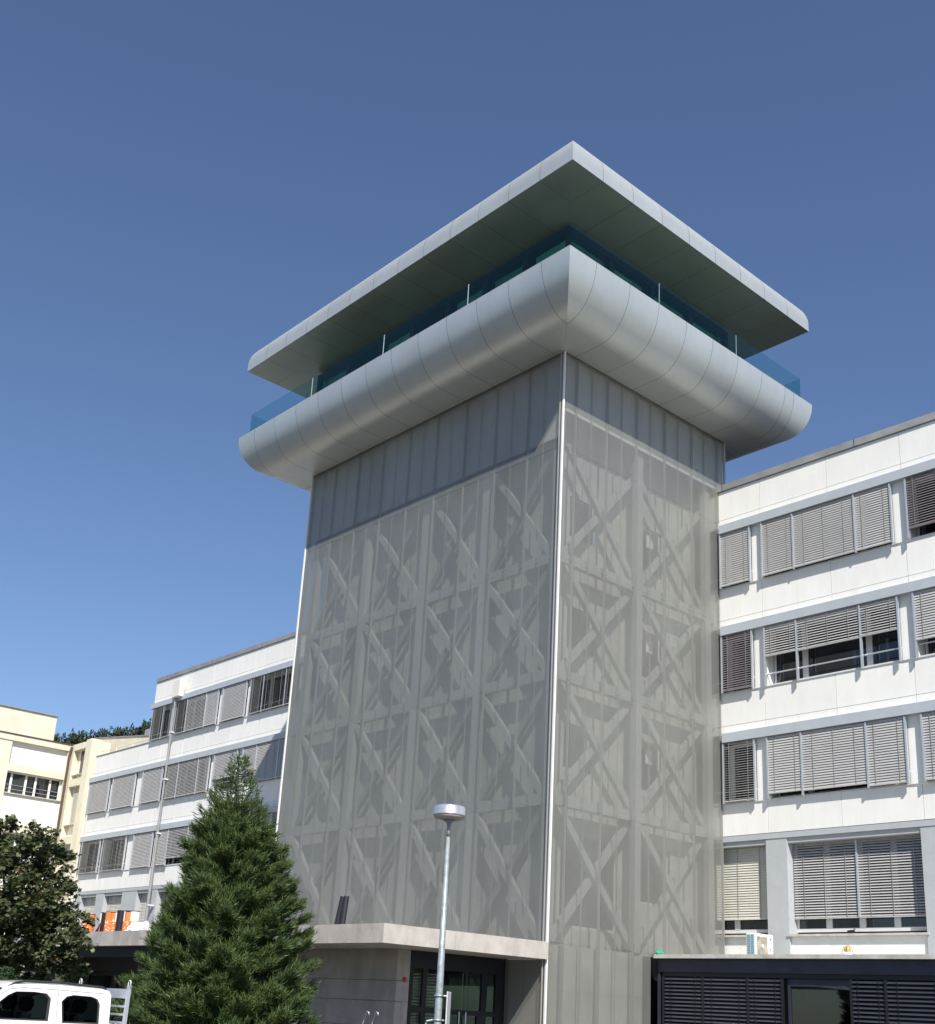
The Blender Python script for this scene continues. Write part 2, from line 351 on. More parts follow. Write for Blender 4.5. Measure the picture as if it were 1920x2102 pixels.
# steel frame: columns, floor beams and crossed braces
cx = [-33.3, -30.3, -27.2, -24.35, -21.45]; cyr = [22.15, 25.4, 28.75]
fy = Y0+.34; fx = X0-.34
for x in cx: MB().box(x-.15, x+.15, fy-.1, fy+.1, 3.44, 20.15).build('column', 'steel', tower)
for y in cyr[1:]: MB().box(fx-.1, fx+.1, y-.15, y+.15, 3.44, 20.15).build('column', 'steel', tower)
for y in (25.2, 28.7): MB().box(XL+.2, XL+.4, y-.13, y+.13, 3.44, 20.15).build('column', 'steel', tower)
for z in levels[1:-2]:
    MB().box(cx[0]-.13, cx[-1]+.13, fy-.092, fy+.092, z-.15, z+.15).build('beam', 'steel', tower)
    MB().box(fx-.092, fx+.092, fy+.1, F, z-.15, z+.15).build('beam', 'steel', tower)
    MB().box(XL+.2, XL+.392, fy+.1, F, z-.15, z+.15).build('beam', 'steel', tower)
def brace(a, b, n, m='steel'): MB().bar(a, b, .20, .14, n).build('brace', m, tower)
for k in range(4):
    z0, z1 = levels[k], levels[k+1]
    for i in range(4):
        brace((cx[i]+.1, fy-.02, z1-.1), (cx[i+1]-.1, fy-.02, z0+.1), (0, 1, 0)); brace((cx[i]+.1, fy+.07, z0+.1), (cx[i+1]-.1, fy+.07, z1-.1), (0, 1, 0), 'steel_shaded')  # rising braces take the steel with shade in its colour
    for i in range(2):
        brace((fx-.02, cyr[i]+.1, z1-.1), (fx-.02, cyr[i+1]-.1, z0+.1), (1, 0, 0)); brace((fx-.13, cyr[i]+.1, z0+.1), (fx-.13, cyr[i+1]-.1, z1-.1), (1, 0, 0))
# concrete core behind the frame, with openings on the right side
cxr = X0-.78; cyf = Y0+.72
b = MB(); b.quad((XL+.55, cyf, 3.2), (cxr, cyf, 3.2), (cxr, cyf, 20.1), (XL+.55, cyf, 20.1)); b.quad((XL+.55, F, 3.2), (XL+.55, cyf, 3.2), (XL+.55, cyf, 20.1), (XL+.55, F, 20.1))
# right side wall built as bands round the openings
def wall_with_holes(b, x, y0, y1, z0, z1, holes):
    ysr = sorted({y0, y1, *[h[0] for h in holes], *[h[1] for h in holes]}); zsr = sorted({z0, z1, *[h[2] for h in holes], *[h[3] for h in holes]})
    for a, c in zip(ysr, ysr[1:]):
        for e, g in zip(zsr, zsr[1:]):
            my, mz = (a+c)/2, (e+g)/2
            if any(h[0] < my < h[1] and h[2] < mz < h[3] for h in holes): continue
            b.quad((x, a, e), (x, c, e), (x, c, g), (x, a, g))
holes = []
for k in range(5):
    z = levels[k]
    if k == 0: holes += [(22.9, 25.2, z+.5, z+3.0), (25.9, 27.5, z+1.4, z+3.0)]
    elif k < 4: holes += [(22.9, 24.0, z+1.0, z+2.3), (26.1, 27.1, z+.9, z+2.4)]
wall_with_holes(b, cxr, cyf, F, 3.2, 20.1, holes)
b.build('core_wall', 'core', tower)
for h in holes:
    y0, y1, z0, z1 = h
    fr = MB()
    for a in ((cxr-.12, cxr-.06, y0, y0+.07, z0, z1), (cxr-.12, cxr-.06, y1-.07, y1, z0, z1), (cxr-.12, cxr-.06, y0+.07, y1-.07, z0, z0+.07), (cxr-.12, cxr-.06, y0+.07, y1-.07, z1-.07, z1)): fr.box(*a)
    wo = fr.build('window', 'winframe', tower)
    MB().box(cxr-.10, cxr-.08, y0+.07, y1-.07, z0+.07, z1-.07).build('pane', 'pane', wo)
for k in range(1, 4):
    MB().box(cxr+.01, cxr+.03, 26.35, 26.65, levels[k]+1.75, levels[k]+2.15).build('wall_plate', 'trim', tower)
# pale solid lining added above the top frame beam to lighten the shaded mesh
for i in range(nL): MB().box(XL+.052+i*wl, XL+.048+(i+1)*wl, Y0+.09, Y0+.13, 17.5, 20.12).build('lining_panel', 'lining', tower)
for a, c in zip(ys, ys[1:]): MB().box(X0-.14, X0-.10, max(a, Y0+.14)+.005, c-.005, 18.34 if c < F else 18.45, 20.12).build('lining_panel', 'lining', tower)
MB().box(XL+.1, XL+.14, Y0+.14, YB-.05, 17.72, 20.12).build('lining_panel', 'lining', tower)
MB().box(XL+.05, X0-.15, YB-.1, YB-.04, 18.5, 20.12).build('rear_panel', 'lining', tower)
MB().box(cx[0]-.15, cx[-1]+.15, fy-.08, fy+.08, 17.42, 17.70).build('beam', 'steel', tower)
# base: concrete wall under the mesh on the right side and at the front
MB().box(-22.54, X0-.16, Y0+.16, Y0+.4, 0.12, 3.4).build('base_wall', 'concrete', tower)
MB().box(X0-.6, X0-.5, 25.73, F-.03, .12, 3.4).build('base_wall', 'black', tower)  # coloured black to stand in for shade in the recess by the annex
bz = [0.12, 1.15, 2.3, 3.42]
for k in range(3):
    for y0, y1 in ((Y0+.41, 23.6), (23.6, 25.72)):
        MB().box(X0-.55, X0-.3, y0+.005, y1-.005, bz[k]+.005, bz[k+1]-.005).build('base_panel', 'core', tower)
# ---- flared slab and roof in mitred aluminium panels
def side_pts(side, t, o, z):
    # t runs along the side measured in world coords
    if side == 0: return (t, Y0-o, z)
    if side == 1: return (X0+o, t, z)
    if side == 2: return (t, YB+o, z)
    return (XL-o, t, z)
ranges = {0: (XL, X0), 1: (Y0, YB), 2: (XL, X0), 3: (Y0, YB)}
def ring(profile, breaks, joints, off, name, material, gap=.012, backing=True, smooth=True):
    # profile: list of (o, z); joints: offset of first joint beyond corner and count; splits into panels; profile cut into segments at 'breaks'
    segs = []; cur = [profile[0]]
    for p in profile[1:]:
        cur.append(p)
        if any(abs(p[0]-q[0]) < 1e-6 and abs(p[1]-q[1]) < 1e-6 for q in breaks): segs.append(cur); cur = [p]
    if len(cur) > 1: segs.append(cur)
    for side in range(4):
        lo, hi = ranges[side]; js = joints[side % 2]
        edges = [lo-9] + js + [hi+9]
        for a, c in zip(edges, edges[1:]):
            for sg in segs:
                b = MB(); rows = []
                # insert the mitre breakpoint so clipped panels stay exact
                pts = []
                for (o1, z1), (o2, z2) in zip(sg, sg[1:]):
                    pts.append((o1, z1))
                    if (o1-off)*(o2-off) < 0:
                        f = (off-o1)/(o2-o1); pts.append((off, z1+f*(z2-z1)))
                pts.append(sg[-1])
                for o, z in pts:
                    t0 = max(a+gap/2, lo-o); t1 = min(c-gap/2, hi+o)
                    rows.append((t0, t1, o, z))
                for r0, r1 in zip(rows, rows[1:]):
                    if r0[1]-r0[0] < .0 and r1[1]-r1[0] < .0: continue
                    t00, t01 = r0[0], r0[1]; t10, t11 = r1[0], r1[1]
                    if t01 < t00: t00 = t01 = (hi+r0[2] if a > (lo+hi)/2 else lo-r0[2])
                    if t11 < t10: t10 = t11 = (hi+r1[2] if a > (lo+hi)/2 else lo-r1[2])
                    b.quad(side_pts(side, t00, r0[2], r0[3]), side_pts(side, t01, r0[2], r0[3]), side_pts(side, t11, r1[2], r1[3]), side_pts(side, t10, r1[2], r1[3]))
                if b.f:
                    ob = b.build(name, material, tower, smooth=False)
                    me = ob.data
                    # merge the rows so the curve shades smoothly
                    import bmesh
                    bm = bmesh.new(); bm.from_mesh(me); bmesh.ops.remove_doubles(bm, verts=bm.verts, dist=.0005)
                    bmesh.ops.dissolve_degenerate(bm, edges=bm.edges, dist=.0002)
                    for fc in bm.faces: fc.smooth = smooth and len(sg) > 2
                    bm.to_mesh(me); bm.free()
    if backing:
        b = MB()
        for side in range(4):
            lo, hi = ranges[side]
            for (o1, z1), (o2, z2) in zip(profile, profile[1:]):
                d = Vector((o2-o1, z2-z1)).normalized(); nx, nz = -d.y*.025, d.x*.025
                a1, b1, a2, b2 = o1+nx, z1+nz, o2+nx, z2+nz
                b.quad(side_pts(side, lo-a1, a1, b1), side_pts(side, hi+a1, a1, b1), side_pts(side, hi+a2, a2, b2), side_pts(side, lo-a2, a2, b2))
        b.build('panel_backing', 'alu_back', tower)
# balcony slab
OC, ZC, AX, BZ = 1.0, 21.66, 1.08, 1.50
curve = [(OC+AX*math.sin(t), ZC-BZ*math.cos(t)) for t in np.linspace(0, math.pi/2, 19)]
prof = [(0.0, 20.16), (1.0, 20.16)] + curve[1:] + [(1.66, 21.665)]
jl = [X0+1.0-i*(W+2.0)/11 for i in range(12)][::-1]
jr = [Y0-1.0] + [Y0-1.0+1.44+1.297*i for i in range(7)] + [YB+1.0]
ring(prof, [(1.0, 20.16), curve[-1]], [jl, jr], 1.0, 'fascia_panel', 'alu')
# roof slab
rc = [(2.08, 24.78)] + [(1.38+.7*math.cos(t), 24.78+.84*math.sin(t)) for t in np.linspace(0, math.pi/2, 13)][1:]
rprof = [(-.4, 24.49), (2.08, 24.49), (2.08, 24.78)] + rc[1:] + [(-3.5, 25.62)]
jl2 = [X0+.79-i*(W+1.58)/11 for i in range(12)][::-1]; jr2 = [Y0-.79+i*(DT+1.58)/7 for i in range(8)]
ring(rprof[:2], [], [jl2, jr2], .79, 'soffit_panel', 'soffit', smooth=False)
ring(rprof[1:-1], [], [jl2, jr2], .79, 'roof_edge_panel', 'alu')
MB().box(XL-1.36, X0+1.36, Y0-1.36, YB+1.36, 25.5, 25.61).build('roof', 'coping', tower)
MB().box(XL-1.66, X0+1.66, Y0-1.66, YB+1.66, 21.5, 21.58).build('balcony_floor', 'paving', tower)
# glazed room
GO = .10
def glaz(side, n):
    lo, hi = ranges[side]; lo -= GO; hi += GO; st = (hi-lo)/n
    def bx(t0, t1, o0, o1, z0, z1, b):
        p = side_pts(side, t0, o0, z0); q = side_pts(side, t1, o1, z1); b.box(p[0], q[0], p[1], q[1], z0, z1)
    for i in range(n):
        t0 = lo+i*st+.004; t1 = lo+(i+1)*st-.004
        if side in (0, 2): t0 += 0
        fr = MB(); bx(t0, t0+.10, GO-.12, GO, 21.6, 24.40, fr); bx(t1-.10, t1, GO-.12, GO, 21.6, 24.40, fr); bx(t0+.1, t1-.1, GO-.12, GO, 24.22, 24.40, fr); bx(t0+.1, t1-.1, GO-.12, GO, 21.6, 21.75, fr)
        wo = fr.build('window', 'frame_dark', tower)
        pn = MB(); bx(t0+.1, t1-.1, GO-.05, GO-.03, 21.75, 24.22, pn); pn.build('pane', 'glass_room', wo)
        if (side, i) not in ((0, 1), (0, 3)):
            cn = MB(); bx(t0+.25, t1-(.3 if i % 2 else .12), GO-.24, GO-.22, 21.75, 24.16, cn); cn.build('curtain', 'curtain', wo)
glaz(0, 7); glaz(1, 4); glaz(2, 7); glaz(3, 4)
MB().box(XL-.02, X0+.02, Y0-.02, YB+.02, 24.401, 24.485).build('head_gap', 'black', tower)
MB().box(XL+2.5, X0-2.5, Y0+2.2, YB-1.6, 21.6, 24.4).build('inner_core', 'room_in', tower)
for (x, y) in ((X0+GO, Y0-GO), (XL-GO, Y0-GO), (X0+GO, YB+GO), (XL-GO, YB+GO)):
    MB().box(x-.09, x+.01 if x > -25 else x+.09, y-.02, y+.08, 21.6, 24.4).build('corner_post', 'frame_dark', tower)
# balustrade
BO = 1.83
def balu(side, js):
    for a, c in zip(js, js[1:]):
        p = side_pts(side, a+.01, BO, 0); q = side_pts(side, c-.01, BO-.02, 0); MB().box(p[0], q[0], p[1], q[1], 21.62, 22.64).build('balustrade_glass', 'glass_rail', tower)
        p = side_pts(side, c-.010, BO+.004, 0); q = side_pts(side, c-.002, BO-.024, 0)
        if c != js[-1]: MB().box(p[0], q[0], p[1], q[1], 21.62, 22.64).build('glass_edge', 'greyblue', tower)
bl = [XL-BO, -31.5, -27.45, -23.35, X0+BO]; br = [Y0-BO+.03, 23.75, 27.6, YB+BO-.03]
balu(0, bl); balu(1, br); balu(2, bl); balu(3, br)

# ------------------------------------------------------------------ office building
office = thing('office_building', 'long white office block with grey blinds running behind the mesh tower', 'office building', (-40, F+6, 0))
XE = 2.0
def panel_row(z0, z1, xs, m='white', y=F, t=.06):
    for a, c in zip(xs, xs[1:]): MB().box(a+.007, c-.007, y, y+t, z0+.007, z1-.007).build('wall_panel', m, office)
joint = [-19.43+2.36*i for i in range(-19, 10)]
jR = [-22.0] + [x for x in joint if -21 < x < XE-1] + [XE]
jLh = [-58.66] + [x for x in joint if -58 < x < -34] + [-33.5]
jLl = [-65.08] + [x for x in joint if -64.5 < x < -34] + [-33.5]
tops = [16.92, 13.5, 10.1]
for xs, tp, key in ((jR, [18.19, 14.80, 11.38], 0), (jLh, [18.19], 1), (jLl, [None, 14.80, 11.38], 2)):
    for k in range(3):
        if key == 1 and k: continue
        if key == 2 and k == 0: continue
        panel_row(tops[k]+.27, tp[k], xs); panel_row(tops[k], tops[k]+.27, xs)
for xs in (jR, jLl): panel_row(7.03, 7.98, xs)
# backing wall, strips and coping (one length each side, butted round the openings)
def win_ranges(): pass
for x0, x1, k0 in ((-20.84, XE, 0), (-58.66, -33.5, 0), (-65.08, -58.66, 1)):
    for k in range(k0, 3):
        z = tops[k]
        MB().box(x0, x1, F-.22, F+.0, z-.285, z-.003).build('lintel_strip', 'strip', office)
        zt = {0: 18.18, 1: 14.78, 2: 11.36}[k]
        MB().box(x0, x1, F+.062, F+.4, z-.28, zt).build('wall', 'white', office)
    MB().box(x0, x1, F+.062, F+.4, 7.03, 7.95).build('wall', 'white', office)
# body of the block behind the windows
MB().box(-58.6, XE-.02, F+.6, F+12, 3.0, 18.15).build('rear_wall', 'black', office)
MB().box(-65.0, -58.62, F+.6, F+1.9, 3.0, 14.3).build('rear_wall', 'black', office)
for a, c in ((-58.69, -33.5), (-22.0, XE)):
    cp = MB(); cp.box(a, c, F-.06, F+.5, 18.2, 18.42)
    cp.build('coping', 'coping', office)
    for x in np.arange(a+1.2, c, 4.72): MB().box(x-.01, x+.01, F-.064, F+.3, 18.2, 18.424).build('coping_joint', 'black', office)
MB().box(-58.7, -58.66, F-.0, F+12, 14.7, 18.2).build('end_wall', 'white', office)
MB().box(-65.1, -58.7, F-.04, F+.3, 14.805, 14.84).build('coping', 'coping', office)
# blinds
SL = {}
def blind(x0, x1, z0, z1, y, mode, m='slat', name='blind', par=None, pitch=.072):
    b = MB(); n = max(3, int((z1-z0)/pitch)); p = (z1-z0)/n; wd = .08
    ang = math.radians({'closed': 71, 'mid': 48, 'open': 18}[mode])
    for i in range(n):
        zc = z0+(i+.5)*p; dy = math.cos(ang)*wd/2; dz = math.sin(ang)*wd/2
        # slightly crowned slat: lower edge out
        b.quad((x0, y-dy, zc-dz), (x1, y-dy, zc-dz), (x1, y, zc+.006), (x0, y, zc+.006)); b.quad((x0, y, zc+.006), (x1, y, zc+.006), (x1, y+dy, zc+dz), (x0, y+dy, zc+dz))
    b.box(x0, x1, y-.03, y+.03, z0-.035, z0-.004)
    o = b.build(name, m, par or office)
    c = MB()
    L = x1-x0; k = 2 if L < 1.5 else 3
    for j in range(k):
        x = x0+L*(j+.5)/k if k == 3 else x0+L*(.18+.64*j); c.box(x-.006, x+.006, y-dy-.012, y-dy-.004, z0, z1)
    c.build('blind_cord', 'black' if m == 'slat_dark' else 'coping', o)['kind'] = 'stuff'; return o
def guide(x, z0, z1, y=F-.16, m='rail_alu'): MB().box(x-.025, x+.025, y-.03, y+.05, z0-.03, z1).build('guide_rail', m, office)
def window(x0, x1, z0, z1, y, splits=(), par=None, fm='winframe', pm='pane', rail=True):
    fr = MB(); w_ = .07; d = .08
    fr.box(x0, x0+w_, y, y+d, z0, z1); fr.box(x1-w_, x1, y, y+d, z0, z1); fr.box(x0+w_, x1-w_, y, y+d, z0, z0+w_+.03); fr.box(x0+w_, x1-w_, y, y+d, z1-w_, z1)
    for s in splits: fr.box(s-.09, s+.09, y-.01, y+d, z0+w_+.03, z1-w_)
    o = fr.build('window', fm, par or office)
    ed = [x0+w_] + [q for s in splits for q in (s-.09, s+.09)] + [x1-w_]
    for a, c in zip(ed[::2], ed[1::2]): MB().box(a, c, y+.03, y+.05, z0+w_+.03, z1-w_).build('pane', pm, o)
    return o
yb = F-.15
def bay(x0, x1, k, cells, sm='slat'):
    # cells: list of (xa, xb, mode, bottom or None)
    zt = tops[k]-.30; zb = tops[k]-2.10
    window(x0+.03, x1-.03, zb+.02, zt, F+.28, [c[1] for c in cells[:-1]])
    MB().box(x0, x1, F-.03, F+.28, zb-.03, zb+.016).build('window_sill', 'winframe', office)
    for xa, xb, mode, bot in cells:
        if mode is None: continue
        z0 = zb+.05 if bot is None else bot
        blind(xa+.03, xb-.03, z0, zt-.01, yb, mode, sm)
    if any(c[3] for c in cells if c[2]) or any(c[2] == 'open' for c in cells) or any(c[2] is None for c in cells):
        MB().tube([(x0, F-.06, zb+.33), (x1, F-.06, zb+.33)], .022, 8).build('safety_rail', 'rail_alu', office)
    for x in [cells[0][0]+.0] + [c[1] for c in cells]: guide(x, zb, zt)
def pil(x0, x1, k):
    zt = tops[k]-.285; zb = tops[k]-2.12
    b = MB(); b.box(x0, x1, F-.04, F+.38, zb+.0, zt); b.build('pilaster', 'white', office)
    MB().poly([(x0, F-.0, zb-.03), (x1, F-.0, zb-.03), (x1, F-.041, zb+.06), (x0, F-.041, zb+.06)]).build('pilaster_foot', 'white', office)
C_, D_, M_, N_ = 'closed', 'open', 'mid', None
# right wing
for k, sm, big, nxt in ((0, [(-21.9, -20.84, N_, N_), (-20.84, -19.74, C_, N_)], [C_]*3, (C_, 15.1)), (1, [(-21.9, -20.84, N_, N_), (-20.84, -19.74, M_, N_)], None, (C_, 11.85)), (2, [(-21.9, -20.84, N_, N_), (-20.84, -19.74, D_, N_)], [C_]*3, (C_, None))):
    bay(-21.9, -19.74, k, sm, 'slat_brown' if k == 1 else 'slat'); pil(-19.74, -19.29, k)
    if k == 1: bay(-19.29, -15.0, k, [(-19.29, -18.19, M_, 12.28), (-18.19, -16.14, M_, 12.26), (-16.14, -15.0, M_, 12.28)])
    elif k == 2: bay(-19.29, -15.0, k, [(-19.29, -18.16, C_, 8.15), (-18.16, -16.14, C_, 8.13), (-16.14, -15.0, C_, None)])
    else: bay(-19.29, -15.0, k, [(-19.29, -18.19, C_, None), (-18.19, -16.14, C_, None), (-16.14, -15.0, C_, None)])
    pil(-15.0, -14.53, k)
    mode = M_ if k == 0 else C_
    bay(-14.53, -10.25, k, [(-14.53, -13.4, mode, nxt[1]), (-13.4, -11.4, mode, nxt[1]), (-11.4, -10.25, mode, nxt[1])], 'slat_brown' if k == 0 else 'slat'); pil(-10.25, -9.8, k)
    for q in (0, 1):
        x = -9.8+q*4.72; bay(x, x+4.27, k, [(x, x+1.13, C_, None), (x+1.13, x+3.14, C_, None), (x+3.14, x+4.27, C_, None)]); pil(x+4.27, x+4.72, k)
    pil(-.36, XE, k)
# left wing
def fill(k, segs):
    # segs: bays left to right; gaps become pilasters
    for s in segs: bay(s[0][0], s[-1][1], k, s)
    for s, t in zip(segs, segs[1:]): pil(s[-1][1], t[0][0], k)
    pil(segs[0][0][0]-(.08 if k else .29), segs[0][0][0], k)
tail = lambda m: [[(-43.75, -41.5, m, N_)], [(-41.05, -39.9, m, N_), (-39.9, -37.9, m, N_), (-37.9, -36.8, m, N_)], [(-36.35, -34.1, m, N_)]]
fill(0, [[(-58.37, -57.16, D_, N_), (-57.16, -56.17, D_, N_)], [(-55.77, -54.62, D_, N_), (-54.62, -52.69, M_, N_), (-52.69, -51.52, C_, N_)], [(-51.07, -48.88, C_, N_)], [(-48.44, -47.32, D_, N_), (-47.32, -45.41, D_, N_), (-45.41, -44.2, D_, N_)]]+tail(C_))
fill(1, [[(-65.0, -62.5, C_, N_)], [(-62.02, -59.38, C_, N_)], [(-58.52, -56.38, C_, N_)], [(-55.93, -54.67, M_, N_), (-54.67, -52.67, M_, N_), (-52.67, -51.6, M_, N_)], [(-51.12, -49.0, C_, 11.95)], [(-48.5, -47.3, C_, 11.95), (-47.3, -45.4, C_, N_), (-45.4, -44.2, C_, N_)]]+tail(C_))
fill(2, [[(-65.0, -62.55, D_, N_)], [(-62.15, -59.45, D_, N_)], [(-58.55, -56.48, C_, N_)], [(-56.05, -54.84, C_, N_), (-54.84, -52.84, M_, 8.35), (-52.84, -51.6, M_, 8.35)], [(-51.12, -49.0, C_, N_)], [(-48.5, -47.3, C_, N_), (-47.3, -45.4, C_, N_), (-45.4, -44.2, M_, N_)]]+tail(C_))
# ground storey above the annex roofs
def ground_bay(x0, x1, z0, blind_bot, splits, guides=(), m='slat', mode='mid'):
    window(x0, x1, z0+.08, 6.72, F+.42, splits)
    edges = [x0, *guides, x1]
    for a, c in zip(edges, edges[1:]): blind(a+.03, c-.03, blind_bot, 6.7, F+.31, mode, m)
    for g in guides: guide(g, blind_bot, 6.7, F+.28)
    MB().box(x0-.06, x1+.06, F-.02, F+.42, z0-.06, z0+.0).build('window_sill', 'annex_slab', office)
    MB().box(x0-.0, x1+.0, F+.1, F+.34, 3.43, z0-.06).build('apron_wall', 'render', office)
    MB().box(x0, x1, F+.06, F+.42, 6.72, 6.86).build('window_head', 'greyblue', office)
def pier(x0, x1): MB().box(x0, x1, F+.02, F+.55, 3.43, 6.86).build('pier', 'greyblue', office)
for a, c in ((-22.0, XE), (-65.08, -33.5)): MB().box(a, c, F+.0, F+.42, 6.863, 7.02).build('head_beam', 'greyblue', office)
ground_bay(-21.9, -19.55, 4.2, 4.68, [-20.85], m='slat_cream', mode='closed'); pier(-19.55, -18.86)
ground_bay(-18.86, -14.86, 4.2, 4.66, [-17.85, -16.85, -15.85], [-16.85], mode='mid'); pier(-14.86, -14.15)
ground_bay(-14.15, -10.15, 4.2, 4.66, [-13.15, -12.15, -11.15], [-12.15], mode='mid'); pier(-10.15, -9.45)
ground_bay(-9.45, -5.45, 4.2, 4.66, [-8.45, -7.45, -6.45], [-7.45], mode='mid'); pier(-5.45, XE)
pier(-65.0, -64.4); ground_bay(-64.4, -62.45, 4.2, 4.66, [-63.4], m='slat_cream', mode='closed'); pier(-62.45, -61.5)
ground_bay(-61.5, -59.38, 4.2, 4.66, [-60.4], m='slat_cream', mode='closed'); pier(-59.38, -57.75)
ground_bay(-57.75, -56.1, 4.2, 4.66, [-56.9], m='slat_cream', mode='closed'); pier(-56.1, -55.55)
ground_bay(-55.55, -51.5, 4.2, 4.66, [-54.5, -53.5, -52.5], [-53.5]); pier(-51.5, -50.9)
ground_bay(-50.9, -46.9, 4.2, 4.66, [-49.9, -48.9, -47.9], [-48.9]); pier(-46.9, -46.2)
ground_bay(-46.2, -42.2, 4.2, 4.66, [-45.2, -44.2, -43.2], [-44.2]); pier(-42.2, -33.6)
# low roof railing and cables
b = MB(); b.tube([(-65.0, F+.2, 15.12), (-58.7, F+.2, 15.12)], .022, 8)
for x in (-65.0, -63.0, -61.0, -59.0): b.tube([(x, F+.2, 14.8), (x, F+.2, 15.12)], .02, 8)
b.build('roof_railing', 'cream_white', office)
# downpipe by the left end of the low part
MB().tube([(-65.2, F-.1, 13.5), (-65.2, F-.1, 3.5)], .05, 10).build('downpipe', 'trim', office)

# mast with box against the left wing
mast = thing('antenna_mast', 'slim grey steel mast topped by a white box in front of the left wing', 'mast', (-55.75, F-.3, 3.43))
MB().tube([(-55.75, F-.3, 3.43), (-55.75, F-.3, 10.2)], .075, 12).build('pole', 'coping', mast)
MB().tube([(-55.75, F-.3, 10.2), (-55.75, F-.3, 17.0)], .055, 12).build('pole', 'coping', mast)
for z in (6.0, 9.6, 12.4, 14.9): MB().box(-55.87, -55.63, F-.36, F-.02, z, z+.06).build('bracket', 'trim', mast)
MB().box(-55.9, -55.15, F-.45, F-.15, 16.8, 17.75).build('antenna_box', 'ac_white', mast, bevel=.03)

# ------------------------------------------------------------------ annex on the right
annex = thing('annex_building', 'low dark navy annex with louvre blinds under a pale roof slab at the lower right', 'annex', (-10, 27.4, 0))
MB().box(X0+.06, XE, 25.74, F-.02, 3.33, 3.43).build('roof_slab', 'annex_slab', annex)
MB().box(-20.86, XE, 25.92, 26.1, 2.99, 3.325).build('fascia', 'navy', annex)
MB().box(-20.8, XE, 25.98, 26.12, 2.88, 2.985).build('fascia_rail', 'frame_dark', annex)
MB().box(-20.8, XE, 26.6, 26.7, .12, 2.9).build('back_wall', 'black', annex)
MB().box(-20.95, -20.87, 25.95, F-.02, .12, 3.325).build('side_wall', 'navy', annex)
def ablind(a, c): blind(a, c, .3, 2.87, 25.99, 'mid', 'slat_dark', par=annex, pitch=.094)
for a, c in ((-20.72, -19.5), (-19.44, -18.12), (-18.06, -17.12)): ablind(a, c)
for a, c in ((-15.2, -14.38), (-14.32, -12.9), (-12.84, -11.4), (-8.9, -7.5), (-7.44, -6.0), (-3.0, -1.5), (-1.44, 0)): ablind(a, c)
for x in (-20.76, -19.47, -18.09, -17.09, -15.23, -14.35, -12.87, -11.37): MB().box(x-.028, x+.028, 25.94, 26.0, .14, 2.875).build('guide_rail', 'frame_dark', annex)
for a, c in ((-17.0, -15.25), (-11.3, -9.0), (-5.9, -3.1)):
    fr = MB(); 
    for q in ((a, a+.07, .14, 2.87), (c-.07, c, .14, 2.87), (a+.07, c-.07, 2.70, 2.87), (a+.07, c-.07, .14, .25)): fr.box(q[0], q[1], 26.06, 26.14, q[2], q[3])
    wo = fr.build('window', 'navy', annex); MB().box(a+.07, c-.07, 26.09, 26.11, .25, 2.70).build('pane', 'carglass', wo)
    MB().box(a+.2, c-.2, 26.5, 26.55, 2.35, 2.68).build('interior_blind', 'hall2', wo)

# ------------------------------------------------------------------ entrance canopy and vestibule
can = thing('entrance_canopy', 'wide pale concrete canopy slab over the concrete entrance at the tower foot', 'canopy', (-29, 19, 0))
CY = 16.45; CXr = -20.88
js = [-46.0, -41.0, -36.2, -31.0, -26.1, CXr]
jy = [CY, 18.55, 20.85, Y0-.05]
b = MB()
# slab body with recessed joints on its edges
MB().box(-46.0, CXr-.012, CY+.012, Y0-.052, 3.02, 3.428).build('slab', 'canopy', can)
for a, c in zip(js, js[1:]): MB().box(a+.004, c-.004, CY, CY+.011, 3.016, 3.432).build('edge_panel', 'canopy', can)
for a, c in zip(jy, jy[1:]): MB().box(CXr-.011, CXr, a+.012, c-.004, 3.016, 3.432).build('edge_panel', 'canopy', can)
MB().box(-46.0, XL-.05, Y0-.052, F, 3.02, 3.42).build('slab', 'canopy', can)
# small coping lip of zinc along the top
# concrete front wall of the vestibule in cast lifts
zl = [.12, 1.25, 1.83, 2.30, 3.018]
for k in range(4):
    for a, c in ((-29.6, -25.6), (-25.6, -22.452)):
        MB().box(a+.004, c-.004 if c < -23 else c, 18.17, 18.37, zl[k]+.005, zl[k+1]-.005).build('wall_panel', 'concrete', can)
    MB().box(-22.65, -22.45, 18.372, 18.56, zl[k]+.003, zl[k+1]-.003).build('wall_panel', 'concrete', can)
MB().box(-29.55, -22.66, 18.4, 18.5, .12, 3.0).build('wall', 'black', can)
# glazed door wall facing right
dx = -22.45
fr = MB()
def dv(y0, y1, z0, z1, b=fr): b.box(dx-.08, dx, y0, y1, z0, z1)
dv(18.565, 18.68, .12, 2.62); dv(18.565, 21.84, 2.62, 3.015); dv(18.98, 19.12, .12, 2.62); dv(19.50, 19.66, .12, 2.62)
dv(20.92, 21.10, .12, 2.62); dv(21.40, 21.84, .12, 2.62); dv(19.66, 20.92, 1.60, 1.72); dv(18.68, 18.98, 1.62, 1.74); dv(19.12, 19.5, 1.62, 1.74); dv(21.10, 21.40, 1.60, 1.72)
dv(20.22, 20.32, .12, 1.60); dv(19.66, 19.8, .12, 1.6); dv(20.8, 20.92, .12, 1.6)
fo = fr.build('door_frame', 'frame_dark', can)
for y0, y1, z0, z1 in ((18.68, 18.98, 1.74, 2.62), (19.12, 19.5, 1.74, 2.62), (19.66, 20.92, 1.72, 2.62), (21.1, 21.4, 1.72, 2.62), (18.68, 18.98, .12, 1.62), (19.12, 19.5, .12, 1.62), (21.1, 21.4, .12, 1.6)):
    MB().box(dx-.05, dx-.03, y0, y1, z0, z1).build('pane', 'doorglass', fo)
